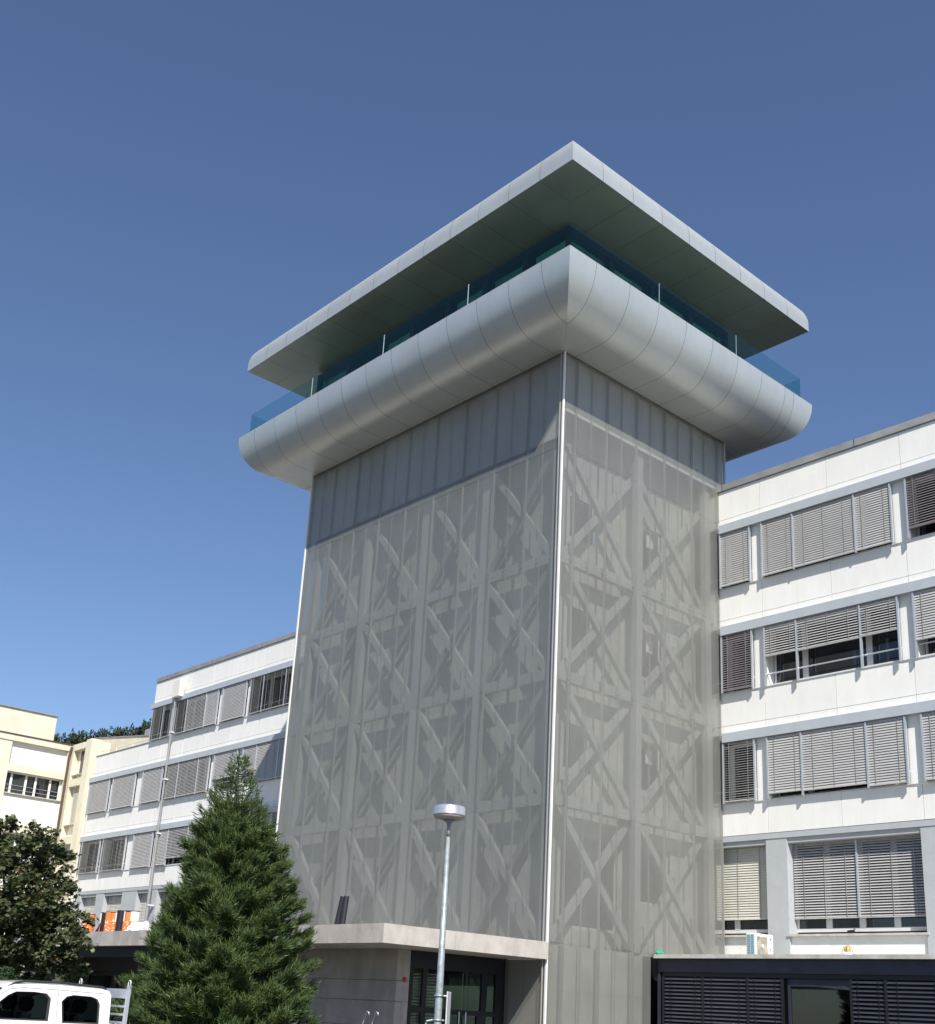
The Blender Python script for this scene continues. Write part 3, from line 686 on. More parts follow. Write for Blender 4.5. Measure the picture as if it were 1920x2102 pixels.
for y0, y1 in ((19.8, 20.22), (20.32, 20.8)):
    d_ = MB().box(dx-.05, dx-.03, y0, y1, .14, 1.59).build('door', 'doorglass', can)
    MB().tube([(dx+.05, y0+.06 if y0 > 20.3 else y1-.06, .9), (dx+.05, y0+.06 if y0 > 20.3 else y1-.06, 1.68)], .014, 8).build('handle', 'trim', d_)
# hall behind the door, its louvred inner screen
MB().box(-29.4, -25.4, 18.6, 21.6, .13, .15).build('hall_floor', 'paving', can)
MB().box(-25.5, -25.4, 18.55, 21.65, .15, 3.0).build('hall_wall', 'hall', can)
MB().box(-25.38, -25.36, 20.2, 21.6, .15, 2.55).build('hall_panel', 'hall2', can)
def hl(y0, y1, z0, z1):
    b = MB(); n = int((z1-z0)/.075)
    for i in range(n): z = z0+i*.075; b.box(dx-.2, dx-.14, y0, y1, z, z+.035)
    b.build('louvre', 'winframe', can)
hl(18.70, 18.97, .2, 2.5); hl(19.14, 19.48, .2, 2.5)
# recessed glass front to the left
for k, x in enumerate(np.arange(-45.8, -29.7, 2.3)):
    wfr = MB(); x1 = min(x+2.29, -29.62); y = 20.4
    wfr.box(x, x+.09, y, y+.1, .12, 2.42); wfr.box(x1-.09, x1, y, y+.1, .12, 2.42); wfr.box(x+.09, x1-.09, y, y+.1, 2.3, 2.42); wfr.box(x+.09, x1-.09, y, y+.1, .12, .25)
    wo = wfr.build('window', 'frame_dark', can); MB().box(x+.09, x1-.09, y+.04, y+.06, .25, 2.3).build('pane', 'pane', wo)
MB().box(-45.8, -29.62, 20.3, 20.5, 2.423, 3.015).build('upstand', 'black', can)
MB().box(-46.0, -29.62, CY+.35, CY+.6, 2.72, 3.016).build('downstand', 'frame_dark', can)

tag(origin(MB().lathe(0, 0, [(0, 0), (.055, 0), (.06, .015), (.05, .035), (.03, .045), (0, .045)], 20).build('alarm_beacon', 'red', smooth=True), (0, 0, 0)), 'small red alarm beacon on the concrete wall beside the entrance door', 'alarm beacon')
ab = bpy.data.objects['alarm_beacon']; ab.rotation_euler = (0, math.pi/2, 0); ab.location = (-22.447, 18.40, 2.33)

# handrail stubs
hr = thing('handrail', 'pair of chrome handrail tubes rising in front of the concrete entrance wall', 'handrail', (-21.95, 17, .12))
for x in (-21.95, -21.62):
    MB().tube([(x-.55, 17, .12), (x-.13, 17, 1.35), (x-.04, 17, 1.53), (x+.0, 17, 1.57), (x+.05, 17, 1.555), (x+.06, 17, 1.50)], .016, 8).build('rail', 'rail_alu', hr, smooth=True)

# ------------------------------------------------------------------ things on the roofs
def roll(x, y, z, r, h, kind, label, grp, tilt=0):
    t = thing('membrane_roll', label, 'roll', (x, y, z), grp)
    if kind == 'orange':
        MB().lathe(x, y, [(0, z), (r, z), (r, z+.13)], 16).build('bottom_band', 'whitewrap', t, smooth=False)
        MB().lathe(x, y, [(r, z+.13), (r, z+h-.03), ], 16).build('wrap', 'orange', t, smooth=True)
        # faint print specks
        sp = MB()
        for i in range(26):
            a = random.uniform(-1.9, .1); zz = z+random.uniform(.2, h*.72); a2 = a+random.uniform(.12, .3)
            sp.quad((x+(r+.002)*math.cos(a), y+(r+.002)*math.sin(a), zz), (x+(r+.002)*math.cos(a2), y+(r+.002)*math.sin(a2), zz), (x+(r+.002)*math.cos(a2), y+(r+.002)*math.sin(a2), zz+.028), (x+(r+.002)*math.cos(a), y+(r+.002)*math.sin(a), zz+.028))
        sp.build('print_marks', 'whitewrap', t)['kind'] = 'stuff'
    elif kind == 'label':
        MB().lathe(x, y, [(0, z), (r, z), (r, z+h*.66)], 16).build('wrap', 'orange', t); MB().lathe(x, y, [(r, z+h*.66), (r, z+h-.03)], 16).build('label_band', 'whitewrap', t)
    else: MB().lathe(x, y, [(0, z), (r, z), (r, z+h-.03)], 16).build('wrap', 'bitumen', t)
    MB().lathe(x, y, [(r, z+h-.03), (r, z+h), (r*.35, z+h), (r*.35, z+h-.1), (0, z+h-.1)], 16).build('end', 'bitumen', t)
    return t
ry = 20.0
zz = lambda px: -42.59+(px-320)/9.16*(.0392)
GR = 'rolls of roofing membrane standing on the canopy roof'
specs = [(-43.35, 'orange', 'orange roll half hidden behind the broad-leaved tree, leftmost of the upright rolls'), (-43.02, 'orange', 'orange roll just right of the leftmost one at the edge of the tree crown'),
         (-42.1, 'label', 'orange roll with a white upper label beside the tree leaves'), (-41.78, 'black', 'black roll left of the pair of printed orange rolls'),
         (-41.42, 'orange', 'printed orange roll right beside the left black roll'), (-41.08, 'orange', 'printed orange roll, second right of the left black roll'),
         (-40.80, 'label', 'orange roll with white top label just left of the dark navy roll'), (-40.50, 'black', 'dark navy black roll between two orange groups'),
         (-40.20, 'label', 'orange roll with white label just right of the dark navy roll'), (-39.88, 'orange', 'orange roll behind the left end of the white sheet bag'), (-39.53, 'label', 'white-labelled orange roll above the crumpled white bag, rightmost roll')]
for x, k, lb in specs: roll(x, ry+random.uniform(-.08, .08), 3.43, .165, 1.06+random.uniform(-.03, .04), k, lb, GR)
# green-black sheet leaning by the rolls
tag(origin(MB().poly([(-42.2, 19.6, 3.43), (-41.75, 19.6, 3.43), (-41.72, 19.75, 4.1), (-41.95, 19.75, 3.9)]).poly([(-41.75, 19.62, 3.43), (-42.2, 19.62, 3.43), (-41.95, 19.77, 3.9), (-41.72, 19.77, 4.1)]).build('rubber_sheet', 'bitumen'), (-42, 19.6, 3.43)), 'folded black rubber sheet leaning against the left black roll', 'sheet')
# crumpled bag
def crumple(name, c, size, m, lab, cat, seed, n=16, rough=.25):
    r = np.random.default_rng(seed); b = MB(); rows = []
    ph = r.uniform(0, 6.28, 12)
    V = []; Fc = []
    for i in range(n+1):
        for j in range(2*n):
            th = math.pi*i/n; a = math.pi*j/n
            d = 1 + rough*(math.sin(3*a+ph[0]+2*th)*.5+math.sin(5*a+ph[1]-3*th)*.35+math.sin(9*a+ph[2]+7*th)*.3+r.uniform(-.25, .25)*.5)
            x = math.sin(th)*math.cos(a)*d*size[0]; y = math.sin(th)*math.sin(a)*d*size[1]; z = max(0, (math.cos(th)*d*.5+.42))*size[2]
            V.append((c[0]+x, c[1]+y, c[2]+z))
    for i in range(n):
        for j in range(2*n): a = i*2*n+j; q = i*2*n+(j+1) % (2*n); Fc.append((a, a+2*n, q+2*n, q))
    b.v = V; b.f = Fc; o = b.build(name, m); origin(o, c); tag(o, lab, cat); return o
crumple('sheet_bag', (-37.35, 19.2, 3.43), (.62, .4, .52), 'bag', 'crumpled white plastic sheet bag lying in front of the orange rolls', 'bag', 3, rough=.5)
crumple('brown_bag', (-36.7, 19.4, 3.43), (.3, .25, .42), 'tile', 'small reddish brown bag at the right end of the white bag', 'bag', 5)
crumple('green_wrap', (-20.95, 26.0, 3.432), (.13, .1, .11), 'green', 'scrap of bright green plastic on the annex roof edge beside the tower', 'plastic scrap', 8)
# two black tubes leaning on the tower
for i, (xa, xb, lb) in enumerate(((-26.2, -26.13, 'left one of two black tubes standing on the canopy roof before the mesh'), (-25.92, -25.97, 'right one of two black tubes standing on the canopy roof before the mesh'))):
    t = thing('black_tube', lb, 'tube', (xa, 19.0, 3.43), 'black tubes on the canopy roof')
    MB().tube([(xa, 19.0, 3.43), (xb, 19.12, 4.45)], .075, 14).build('sleeve', 'bitumen', t, smooth=False); MB().tube([(xb, 19.12, 4.452), (xb, 19.121, 4.46)], .05, 12).build('end', 'coping', t)
# air conditioner
ac = thing('air_conditioner', 'cream outdoor air conditioner with round fan grille on the annex roof', 'air conditioner', (-19.2, 28.35, 3.43))
ax0, ax1, ay0, ay1, az0, az1 = -19.43, -19.12, 27.85, 28.68, 3.5, 4.14
MB().box(ax0, ax1, ay0, ay1, az0, az1).build('casing', 'ac_white', ac, bevel=.02)
for y in (ay0+.12, ay1-.12): MB().box(ax0-.02, ax1+.02, y-.03, y+.03, 3.432, az0).build('foot', 'coping', ac)
g = MB()
for i in range(10):
    for j in range(2): g.box(ax0+.04+j*.12, ax0+.04+j*.12+.10, ay0-.012, ay0-.003, az0+.04+i*.058, az0+.04+i*.058+.04)
g.build('fin_grille', 'ac_blue', ac)
MB().box(ax1+.002, ax1+.008, ay0+.06, ay0+.54, az0+.06, az1-.08).build('fan_recess', 'ac_grille', ac)
g = MB()
for r in (.06, .10, .14, .18, .22):
    g.tube([(ax1+.015, ay0+.30+r*math.cos(t), (az0+az1)/2+r*math.sin(t)) for t in np.linspace(0, 2*math.pi, 25)], .004, 5, cap=False)
g.build('fan_grille', 'ac_white', ac)
MB().tube([(ax1+.01, ay0+.30, (az0+az1)/2), (ax1+.022, ay0+.30, (az0+az1)/2)], .045, 14).build('fan_hub', 'whitewrap', ac)
MB().poly([(ax1+.004, ay1-.18, az1-.10), (ax1+.004, ay1-.06, az1-.08), (ax1+.004, ay1-.15, az1-.17)]).build('logo', 'logo_blue', ac)
MB().box(ax1+.002, ax1+.006, ay1-.16, ay1-.12, az0+.22, az0+.26).build('valve', 'brown', ac)
# caged lamp on annex roof
cl = thing('caged_lamp', 'small amber lamp in a round wire cage on the annex roof', 'caged lamp', (-15.65, 26.6, 3.43))
MB().lathe(-15.65, 26.6, [(0, 3.431), (.15, 3.431), (.15, 3.50), (.11, 3.54), (0, 3.54)], 20).build('base', 'whitewrap', cl, smooth=True)
MB().lathe(-15.65, 26.6, [(.07, 3.54), (.08, 3.60), (.06, 3.66), (0, 3.68)], 16).build('lens', 'amber', cl, smooth=True)
for a in range(3):
    t0 = a*math.pi/3
    MB().tube([(-15.65+.14*math.cos(u)*math.cos(t0), 26.6+.14*math.cos(u)*math.sin(t0), 3.52+.19*math.sin(u)) for u in np.linspace(0, math.pi, 13)], .007, 6, cap=False).build('cage_wire', 'amber', cl)
MB().tube([(-15.55, 26.6, 3.5), (-15.36, 26.55, 3.47), (-15.28, 26.5, 3.44)], .012, 6).build('cable', 'coping', cl)
tag(origin(MB().poly([(-17.15, F+.2, 4.205), (-16.95, F+.2, 4.205), (-16.98, F+.2, 4.30), (-17.1, F+.2, 4.31)]).box(-17.14, -16.96, F+.1, F+.19, 4.202, 4.29).build('small_box', 'frame_dark'), (-17.05, F+.15, 4.202)), 'small dark box on the sill under the ground floor blinds', 'box')

# ------------------------------------------------------------------ cream building on the left
cr = thing('cream_building', 'cream rendered building with brown downpipe and white infill panels at the left edge', 'building', (-74, 26, 0))
CX = -69.6; CYi = F+.5
# frame of pilasters and beams on the face toward the right
bays = [(25.75, 29.25), (21.25, 24.9), (16.8, 20.4)]
piers = [(29.25, CYi), (24.9, 25.75), (20.4, 21.25), (16.0, 16.8)]
for a, c in piers: MB().box(CX-.5, CX, a, c, 0, 15.75).build('pilaster', 'cream', cr)
zb_ = [(13.95, 14.38), (10.42, 10.86), (6.95, 7.35), (3.4, 3.85)]
for a, c in bays:
    for z0, z1 in zb_: MB().box(CX-.5, CX-.02, a, c, z0, z1).build('beam', 'cream', cr)
    MB().box(CX-.5, CX-.22, a, c, 14.38, 15.75).build('infill_panel', 'cream_white', cr)
    for z1, z0, zlow in ((13.95, 12.68, 10.86), (10.42, 9.15, 7.35), (6.95, 5.6, 3.85)):
        MB().box(CX-.5, CX-.1, a, c, zlow, z0-.06).build('infill_panel', 'cream_white', cr)
        MB().box(CX-.4, CX+.04, a-.0, c+.0, z0-.06, z0).build('window_sill', 'annex_slab', cr)
        # ribbon window with white posts
        n = [0, .17, .20, .5, .53, .68, .71, .94, .97, 1.0]
        fr = MB(); L = c-a; xs = [a, a+.45*.8, a+1.25, a+1.85, a+2.75, c-.12]
        fr.box(CX-.42, CX-.34, a, c, z0+.0, z0+.06); fr.box(CX-.42, CX-.34, a, c, z1-.07, z1)
        for q in xs: fr.box(CX-.43, CX-.31, q, q+.12, z0+.06, z1-.07)
        wo = fr.build('window', 'cream_white', cr)
        for q, q2 in zip(xs, xs[1:]): MB().box(CX-.39, CX-.37, q+.12, q2, z0+.06, z1-.07).build('pane', 'pane', wo)
        rl = MB(); 
        for zr in (z0+.25, z0+.5): rl.tube([(CX-.28, a, zr), (CX-.28, c, zr)], .012, 6)
        rl.build('safety_rail', 'rail_alu', wo)
MB().box(CX-.6, CX+.06, 16, CYi+.0, 15.75, 16.12).build('cornice', 'cream', cr)
MB().box(CX-.7, CX+.12, 16, CYi-.02, 16.122, 16.17).build('gutter', 'brown', cr)
MB().box(-80, CX-.51, 16.1, 34, 0, 15.7).build('wall', 'cream', cr)
# tiled roof slope
rt = MB()
for i in range(44):
    y = 16.1+i*.31; 
    for j in range(5):
        a = j*.8; x = CX-.5-a; z = 16.2+a*.13
        rt.poly([(x, y, z+.0), (x, y+.30, z+.0), (x-.86, y+.30, z+.16), (x-.86, y, z+.16)]); rt.poly([(x, y, z+.0), (x, y+.15, z+.07), (x-.8, y+.15, z+.2), (x-.8, y, z+.12)])
o = rt.build('roof_tiles', 'tile', cr); o['kind'] = 'stuff'
MB().box(-79, -71.6, 16, 29.0, 16.2, 18.15).build('penthouse_wall', 'cream', cr)
MB().box(-79.1, -71.5, 15.9, 29.08, 18.152, 18.2).build('coping', 'coping', cr)
# return face toward the street
for a, c in ((CX+.0, CX+.35), (-67.35, -66.6)): MB().box(a+.003, c, CYi-.12 if a < -68 else CYi-.25, CYi+.4, 0, 15.75 if a < -68 else 16.18).build('pilaster', 'cream', cr)
MB().box(CX, -67.35, CYi-.12, CYi+.3, 15.75, 16.14).build('cornice', 'cream', cr)
for z1, z0, zlow in ((15.75, 14.25, 13.95), (13.5, 11.2, 10.45), (10.0, 7.7, 7.0), (6.5, 4.2, 3.4)):
    MB().box(CX+.35, -67.35, CYi+.25, CYi+.3, zlow, z0-.05).build('infill_panel', 'cream_white', cr)
    MB().box(CX+.35, -67.35, CYi-.05, CYi+.3, z0-.05, z0).build('window_sill', 'annex_slab', cr)
    MB().box(CX+.35, -67.35, CYi-.1, CYi+.3, zlow-.45, zlow).build('beam', 'cream', cr)
    MB().box(CX+.35, -68.95, CYi+.2, CYi+.3, z0, z1).build('wall', 'cream', cr)
    wfr = MB(); wfr.box(-68.95, -68.87, CYi+.2, CYi+.28, z0, z1); wfr.box(-67.43, -67.35, CYi+.2, CYi+.28, z0, z1); wfr.box(-68.87, -67.43, CYi+.2, CYi+.28, z0, z0+.07)
    wo = wfr.build('window', 'cream_white', cr); MB().box(-68.87, -67.43, CYi+.23, CYi+.25, z0+.07, z1).build('pane', 'pane', wo)
    if z1 < 15: blind(-68.85, -67.45, z0+.05, z1, CYi+.12, 'closed', 'slat_cream', par=cr)
MB().box(CX+.3, -66.7, CYi+.32, CYi+1, 0, 16.1).build('wall', 'cream', cr)
pp = MB(); pp.tube([(CX+.16, 29.35, 16.0), (CX+.12, 29.28, 15.4), (CX+.12, 29.28, 0)], .075, 10); pp.build('downpipe', 'brown', cr)
# gable wall behind the low roof
def prism(pts, y0, y1, name, m, par):
    b = MB(); n = len(pts); b.poly([(x, y0, z) for x, z in pts]); b.poly([(x, y1, z) for x, z in pts][::-1])
    for i in range(n):
        (xa, za), (xb, zb2) = pts[i], pts[(i+1) % n]; b.quad((xa, y0, za), (xa, y1, za), (xb, y1, zb2), (xb, y0, zb2))
    return b.build(name, m, par)
prism([(-70, 10), (-58.8, 10), (-58.8, 15.68), (-70, 16.92)], 31.0, 31.4, 'gable_wall', 'cream', cr)
prism([(-70, 16.925), (-58.8, 15.685), (-58.8, 15.74), (-70, 16.98)], 30.95, 31.45, 'coping', 'coping', cr)
b = MB(); x, y, z = -74.5, 39.0, 19.9
ap = (x, y, z+.6); cs = [(x-1.6, y-1.6, z-.3), (x+1.6, y-1.6, z-.3), (x+1.6, y+1.6, z-.3), (x-1.6, y+1.6, z-.3)]
for i in range(4): b.poly([cs[i], cs[(i+1) % 4], ap])
b.build('skylight', 'pane', cr)
MB().box(x-1.7, x+1.7, y-1.7, y+1.7, 12, z-.3).build('skylight_kerb', 'coping', cr)
MB().box(-80, -70.2, 31.5, 44, 0, 16.5).build('wall', 'cream', cr)

# ------------------------------------------------------------------ street lamp and sign
lx, ly = -12.82, 11.15
lamp = thing('street_lamp', 'galvanised street lamp with a flat round head in front of the tower', 'street lamp', (lx, ly, 0))
MB().tube([(lx, ly, 0), (lx, ly, .5), (lx, ly, 1.9), (lx, ly, 4.02)], [.058, .056, .051, .027], 18).build('pole', 'galv', lamp, smooth=True)
MB().tube([(lx, ly, 4.02), (lx, ly, 4.2)], .026, 14).build('neck', 'coping', lamp, smooth=True)
MB().lathe(lx, ly, [(.026, 4.18), (.035, 4.22), (.085, 4.255), (.0, 4.258)], 20).build('collar', 'coping', lamp, smooth=True)
MB().lathe(lx, ly, [(.0, 4.262), (.10, 4.262), (.19, 4.275), (.222, 4.30), (.225, 4.318)], 36).build('diffuser', 'lamp_glass', lamp, smooth=True)
MB().lathe(lx, ly, [(.226, 4.318), (.236, 4.322), (.236, 4.338), (.228, 4.345), (.226, 4.43), (.218, 4.452), (.17, 4.468), (.0, 4.475)], 36).build('head', 'lamp_alu', lamp, smooth=True)
sg = thing('pole_sign', 'small blank board clamped edge-on to the street lamp pole', 'sign', (lx+.12, ly+.1, 1.45))
d = Vector((.95, .31, 0)).normalized(); d2 = Vector((-.66, .75, 0)).normalized()
P0 = Vector((lx, ly, 0))
def obox(c, u, v, hu, hv, z0, z1, name, m, par):
    b = MB(); c = Vector(c); q = [c-u*hu-v*hv, c+u*hu-v*hv, c+u*hu+v*hv, c-u*hu+v*hv]; i = 0
    b.v = [(p.x, p.y, z0) for p in q]+[(p.x, p.y, z1) for p in q]; b.f = [(0, 3, 2, 1), (4, 5, 6, 7), (0, 1, 5, 4), (1, 2, 6, 5), (2, 3, 7, 6), (3, 0, 4, 7)]; return b.build(name, m, par, bevel=.006)
vw = Vector((-.75, .66, 0)).normalized(); rt_ = Vector((.66, .75, 0)).normalized()
bd = (vw*.98+rt_*.14).normalized(); bn = Vector((-bd.y, bd.x, 0))
obox(P0+rt_*.135+vw*.02, bd, bn, .17, .008, 1.47, 1.90, 'board', 'lightgrey', sg)
for z in (1.52, 1.84):
    MB().tube([P0+Vector((.06*math.cos(t), .06*math.sin(t), z)) for t in np.linspace(0, 2*math.pi, 17)], .012, 6, cap=False).build('clamp', 'galv', sg)
    MB().tube([P0+rt_*.06+Vector((0, 0, z)), P0+rt_*.135+Vector((0, 0, z))], .012, 8).build('bracket', 'galv', sg)
MB().tube([P0-rt_*.07+Vector((0, 0, 1.52)), P0-rt_*.15+Vector((0, 0, 1.50)), P0-rt_*.16+Vector((0, 0, 1.46))], .014, 8).build('clamp_bolt', 'galv', sg)

# ------------------------------------------------------------------ white crew-cab truck
van = thing('crew_cab_truck', 'white crew cab light truck with black roof rails and a ladder rack behind the cab', 'truck', (-21.9, 8.6, 0))
VX = -21.0; wdt = 1.66; XLv = VX-wdt
def vz(y):  # roof height along the cab
    return 0
side = [(10.40, .75), (10.40, 1.60), (10.36, 1.675), (10.27, 1.70), (9.6, 1.725), (9.0, 1.735), (8.6, 1.705), (8.38, 1.63), (8.12, 1.42), (7.72, 1.12), (7.45, 1.02), (6.85, .92), (6.62, .78), (6.55, .45), (6.62, .32), (6.85, .30), (7.6, .30), (10.40, .30)]
# body: lofted shell, narrower at the roof
def body():
    b = MB(); secs = [(0.0, 1.0), (.035, .965), (1, .9)]
    def inset(z): return .0 if z < 1.0 else (z-1.0)*.16
    L = [(VX-inset(z), y, z) for y, z in side]; R = [(XLv+inset(z), y, z) for y, z in side]
    n = len(side)
    # roof crown: intermediate strips
    for i in range(n):
        j = (i+1) % n
        cols = 6; prev = None
        def pt(k, idx):
            f = k/cols; a = Vector(L[idx]); c = Vector(R[idx]); p = a.lerp(c, f)
            if side[idx][1] > 1.55: p.z += .05*math.sin(math.pi*f)**.6
            return p
        for k in range(cols): b.quad(pt(k, i), pt(k+1, i), pt(k+1, j), pt(k, j))
    return b, L, R
b, Lp, Rp = body()
# side openings: windows cut out of the side skin
wins = [[(9.50, 1.10), (9.46, 1.46), (9.55, 1.55), (9.68, 1.58), (10.02, 1.57), (10.14, 1.53), (10.19, 1.44), (10.19, 1.10)],
        [(8.08, 1.12), (8.22, 1.30), (8.48, 1.52), (8.62, 1.59), (8.95, 1.60), (9.18, 1.58), (9.26, 1.50), (9.24, 1.12)]]
import bmesh
def side_skin(sgn):
    from mathutils.geometry import tessellate_polygon
    outer = [Vector((y, z, 0)) for y, z in side]
    polys = [outer] + [[Vector((y, z, 0)) for y, z in wv_][::1] for wv_ in wins]
    tris = tessellate_polygon(polys); flat = [p for q in polys for p in q]
    o = MB()
    for t in tris:
        P = []
        for i in t:
            y, z = flat[i].x, flat[i].y; ins = 0 if z < 1.0 else (z-1.0)*.16
            P.append((VX-ins if sgn > 0 else XLv+ins, y, z))
        o.poly(P)
    return o
for sgn in (1, -1):
    o = side_skin(sgn); off = len(b.v); b.v += o.v; b.f += [tuple(i+off for i in f) for f in o.f]
# remove the windscreen strip from the shell: rebuild without faces in the windscreen zone
keep = []
for f in b.f:
    c = sum((Vector(b.v[i]) for i in f), Vector())/len(f)
    if 7.7 < c.y < 8.4 and 1.1 < c.z < 1.66 and abs(c.x-(VX+XLv)/2) < wdt/2-.2: continue
    keep.append(f)
b.f = keep
bo = b.build('body', 'paint', van)
bm = bmesh.new(); bm.from_mesh(bo.data); bmesh.ops.remove_doubles(bm, verts=bm.verts, dist=.001); bmesh.ops.recalc_face_normals(bm, faces=bm.faces); bm.to_mesh(bo.data); bm.free()
ws = MB(); ws.quad((VX-.16, 7.72, 1.12), (XLv+.16, 7.72, 1.12), (XLv+.22, 8.39, 1.635), (VX-.22, 8.39, 1.635)); ws.build('windscreen', 'carglass', van)
for sgn in (1, -1):
    for wv_ in wins:
        q = MB(); xs = lambda z, e: (VX-(z-1.0)*.16-e if sgn > 0 else XLv+(z-1.0)*.16+e)
        q.poly([(xs(z, .02), y, z) for y, z in wv_]); g = q.build('side_window', 'carglass', van)
        rim = MB(); n = len(wv_)
        cy_ = sum(p[0] for p in wv_)/n; cz_ = sum(p[1] for p in wv_)/n
        for i in range(n):
            (ya, za), (yb_, zb2) = wv_[i], wv_[(i+1) % n]
            ia = (ya+(cy_-ya)*.09, za+(cz_-za)*.09); ib = (yb_+(cy_-yb_)*.09, zb2+(cz_-zb2)*.09)
            rim.quad((xs(za, .001), ya, za), (xs(zb2, .001), yb_, zb2), (xs(ib[1], .012), *ib), (xs(ia[1], .012), *ia))
        rim.build('window_seal', 'rubber', g)
# door seams
sm = MB()
for pts in ([(9.385, .40), (9.385, 1.2), (9.39, 1.645)], [(7.86, 1.12), (8.3, 1.50), (8.5, 1.625), (8.75, 1.66), (9.39, 1.652), (10.28, 1.628)]):
    sm.tube([(VX-(max(z, 1)-1)*.16+.001, y, z) for y, z in pts], .004, 5)
sm.build('door_seam', 'rubber', van)
# roof rails
for x in (VX-.17, XLv+.17):
    MB().tube([(x, 8.50, 1.66), (x, 8.62, 1.735), (x, 8.8, 1.77), (x, 9.4, 1.775), (x, 10.25, 1.74), (x, 10.32, 1.71)], .022, 8).build('roof_rail', 'rubber', van)
# seats inside
for y in (8.95, 9.95):
    for x in (VX-.45, XLv+.45):
        s_ = MB().box(x-.22, x+.22, y-.05, y+.08, .7, 1.25).build('seat', 'seat', van, bevel=.04)
        MB().lathe(x, y+.03, [(0, 1.26), (.10, 1.28), (.14, 1.38), (.12, 1.48), (0, 1.52)], 14).build('headrest', 'seat', s_, smooth=True)
MB().box(XLv+.06, VX-.06, 6.9, 10.3, .5, .6).build('cab_floor', 'seat', van)
MB().box(XLv+.12, VX-.12, 10.30, 10.34, .6, 1.15).build('rear_panel', 'seat', van)
# wheels and load bed
MB().box(XLv+.02, VX-.02, 10.5, 12.3, .72, .80).build('load_bed', 'lightgrey', van)
for x in (XLv+.0, VX-.04): MB().box(x, x+.04, 10.5, 12.3, .8, 1.1).build('dropside', 'lightgrey', van)
MB().box(XLv+.04, VX-.04, 12.26, 12.3, .8, 1.1).build('tailboard', 'lightgrey', van)
MB().box(XLv+.4, VX-.4, 10.3, 12.2, .45, .71).build('chassis', 'rubber', van)
for y in (7.35, 11.3):
    for x, s_ in ((VX-.10, 1), (XLv+.10, -1)):
        wh = MB().tube([(x-.09, y, .31), (x-.07, y, .31), (x+.07, y, .31), (x+.09, y, .31)], [.28, .31, .31, .28], 28).build('wheel', 'rubber', van)
        MB().tube([(x+s_*.085, y, .31), (x+s_*.1, y, .31)], .19, 20).build('rim', 'lamp_alu', wh)
for x in (VX-.35, XLv+.35): MB().box(x-.16, x+.16, 6.53, 6.6, .62, .78).build('headlight', 'lightgrey', van, bevel=.02)
MB().box(XLv+.02, VX-.02, 6.48, 6.6, .32, .5).build('bumper', 'rubber', van, bevel=.03)
# ladder rack
rk = bpy.data.objects.new('ladder_rack', None); COL.objects.link(rk); rk.parent = van; rk.location = Vector((-21.9, 10.52, .8))-van.location
hy = 10.54
RX0, RX1 = -22.75, -20.72
for x in (RX0, RX1): MB().box(x-.03, x+.03, hy-.03, hy+.03, .8, 1.80).build('rack_post', 'rail_alu', rk)
MB().box(RX0+.032, RX1-.032, hy-.015, hy+.015, 1.57, 1.735).build('rack_board', 'rail_alu', rk)
for z in (1.43, 1.29, 1.15): MB().box(RX0+.032, RX1-.032, hy-.015, hy+.015, z-.018, z+.018).build('rack_bar', 'rail_alu', rk)
for x in (RX0, RX1):
    MB().tube([(x-.045, hy, 1.74), (x-.045, hy, 1.83)]+[(x+.045*-math.cos(t), hy, 1.84+.045*math.sin(t)) for t in np.linspace(0, math.pi, 9)]+[(x+.045, hy, 1.76)], .011, 8).build('rack_hoop', 'lightgrey', rk, smooth=True)

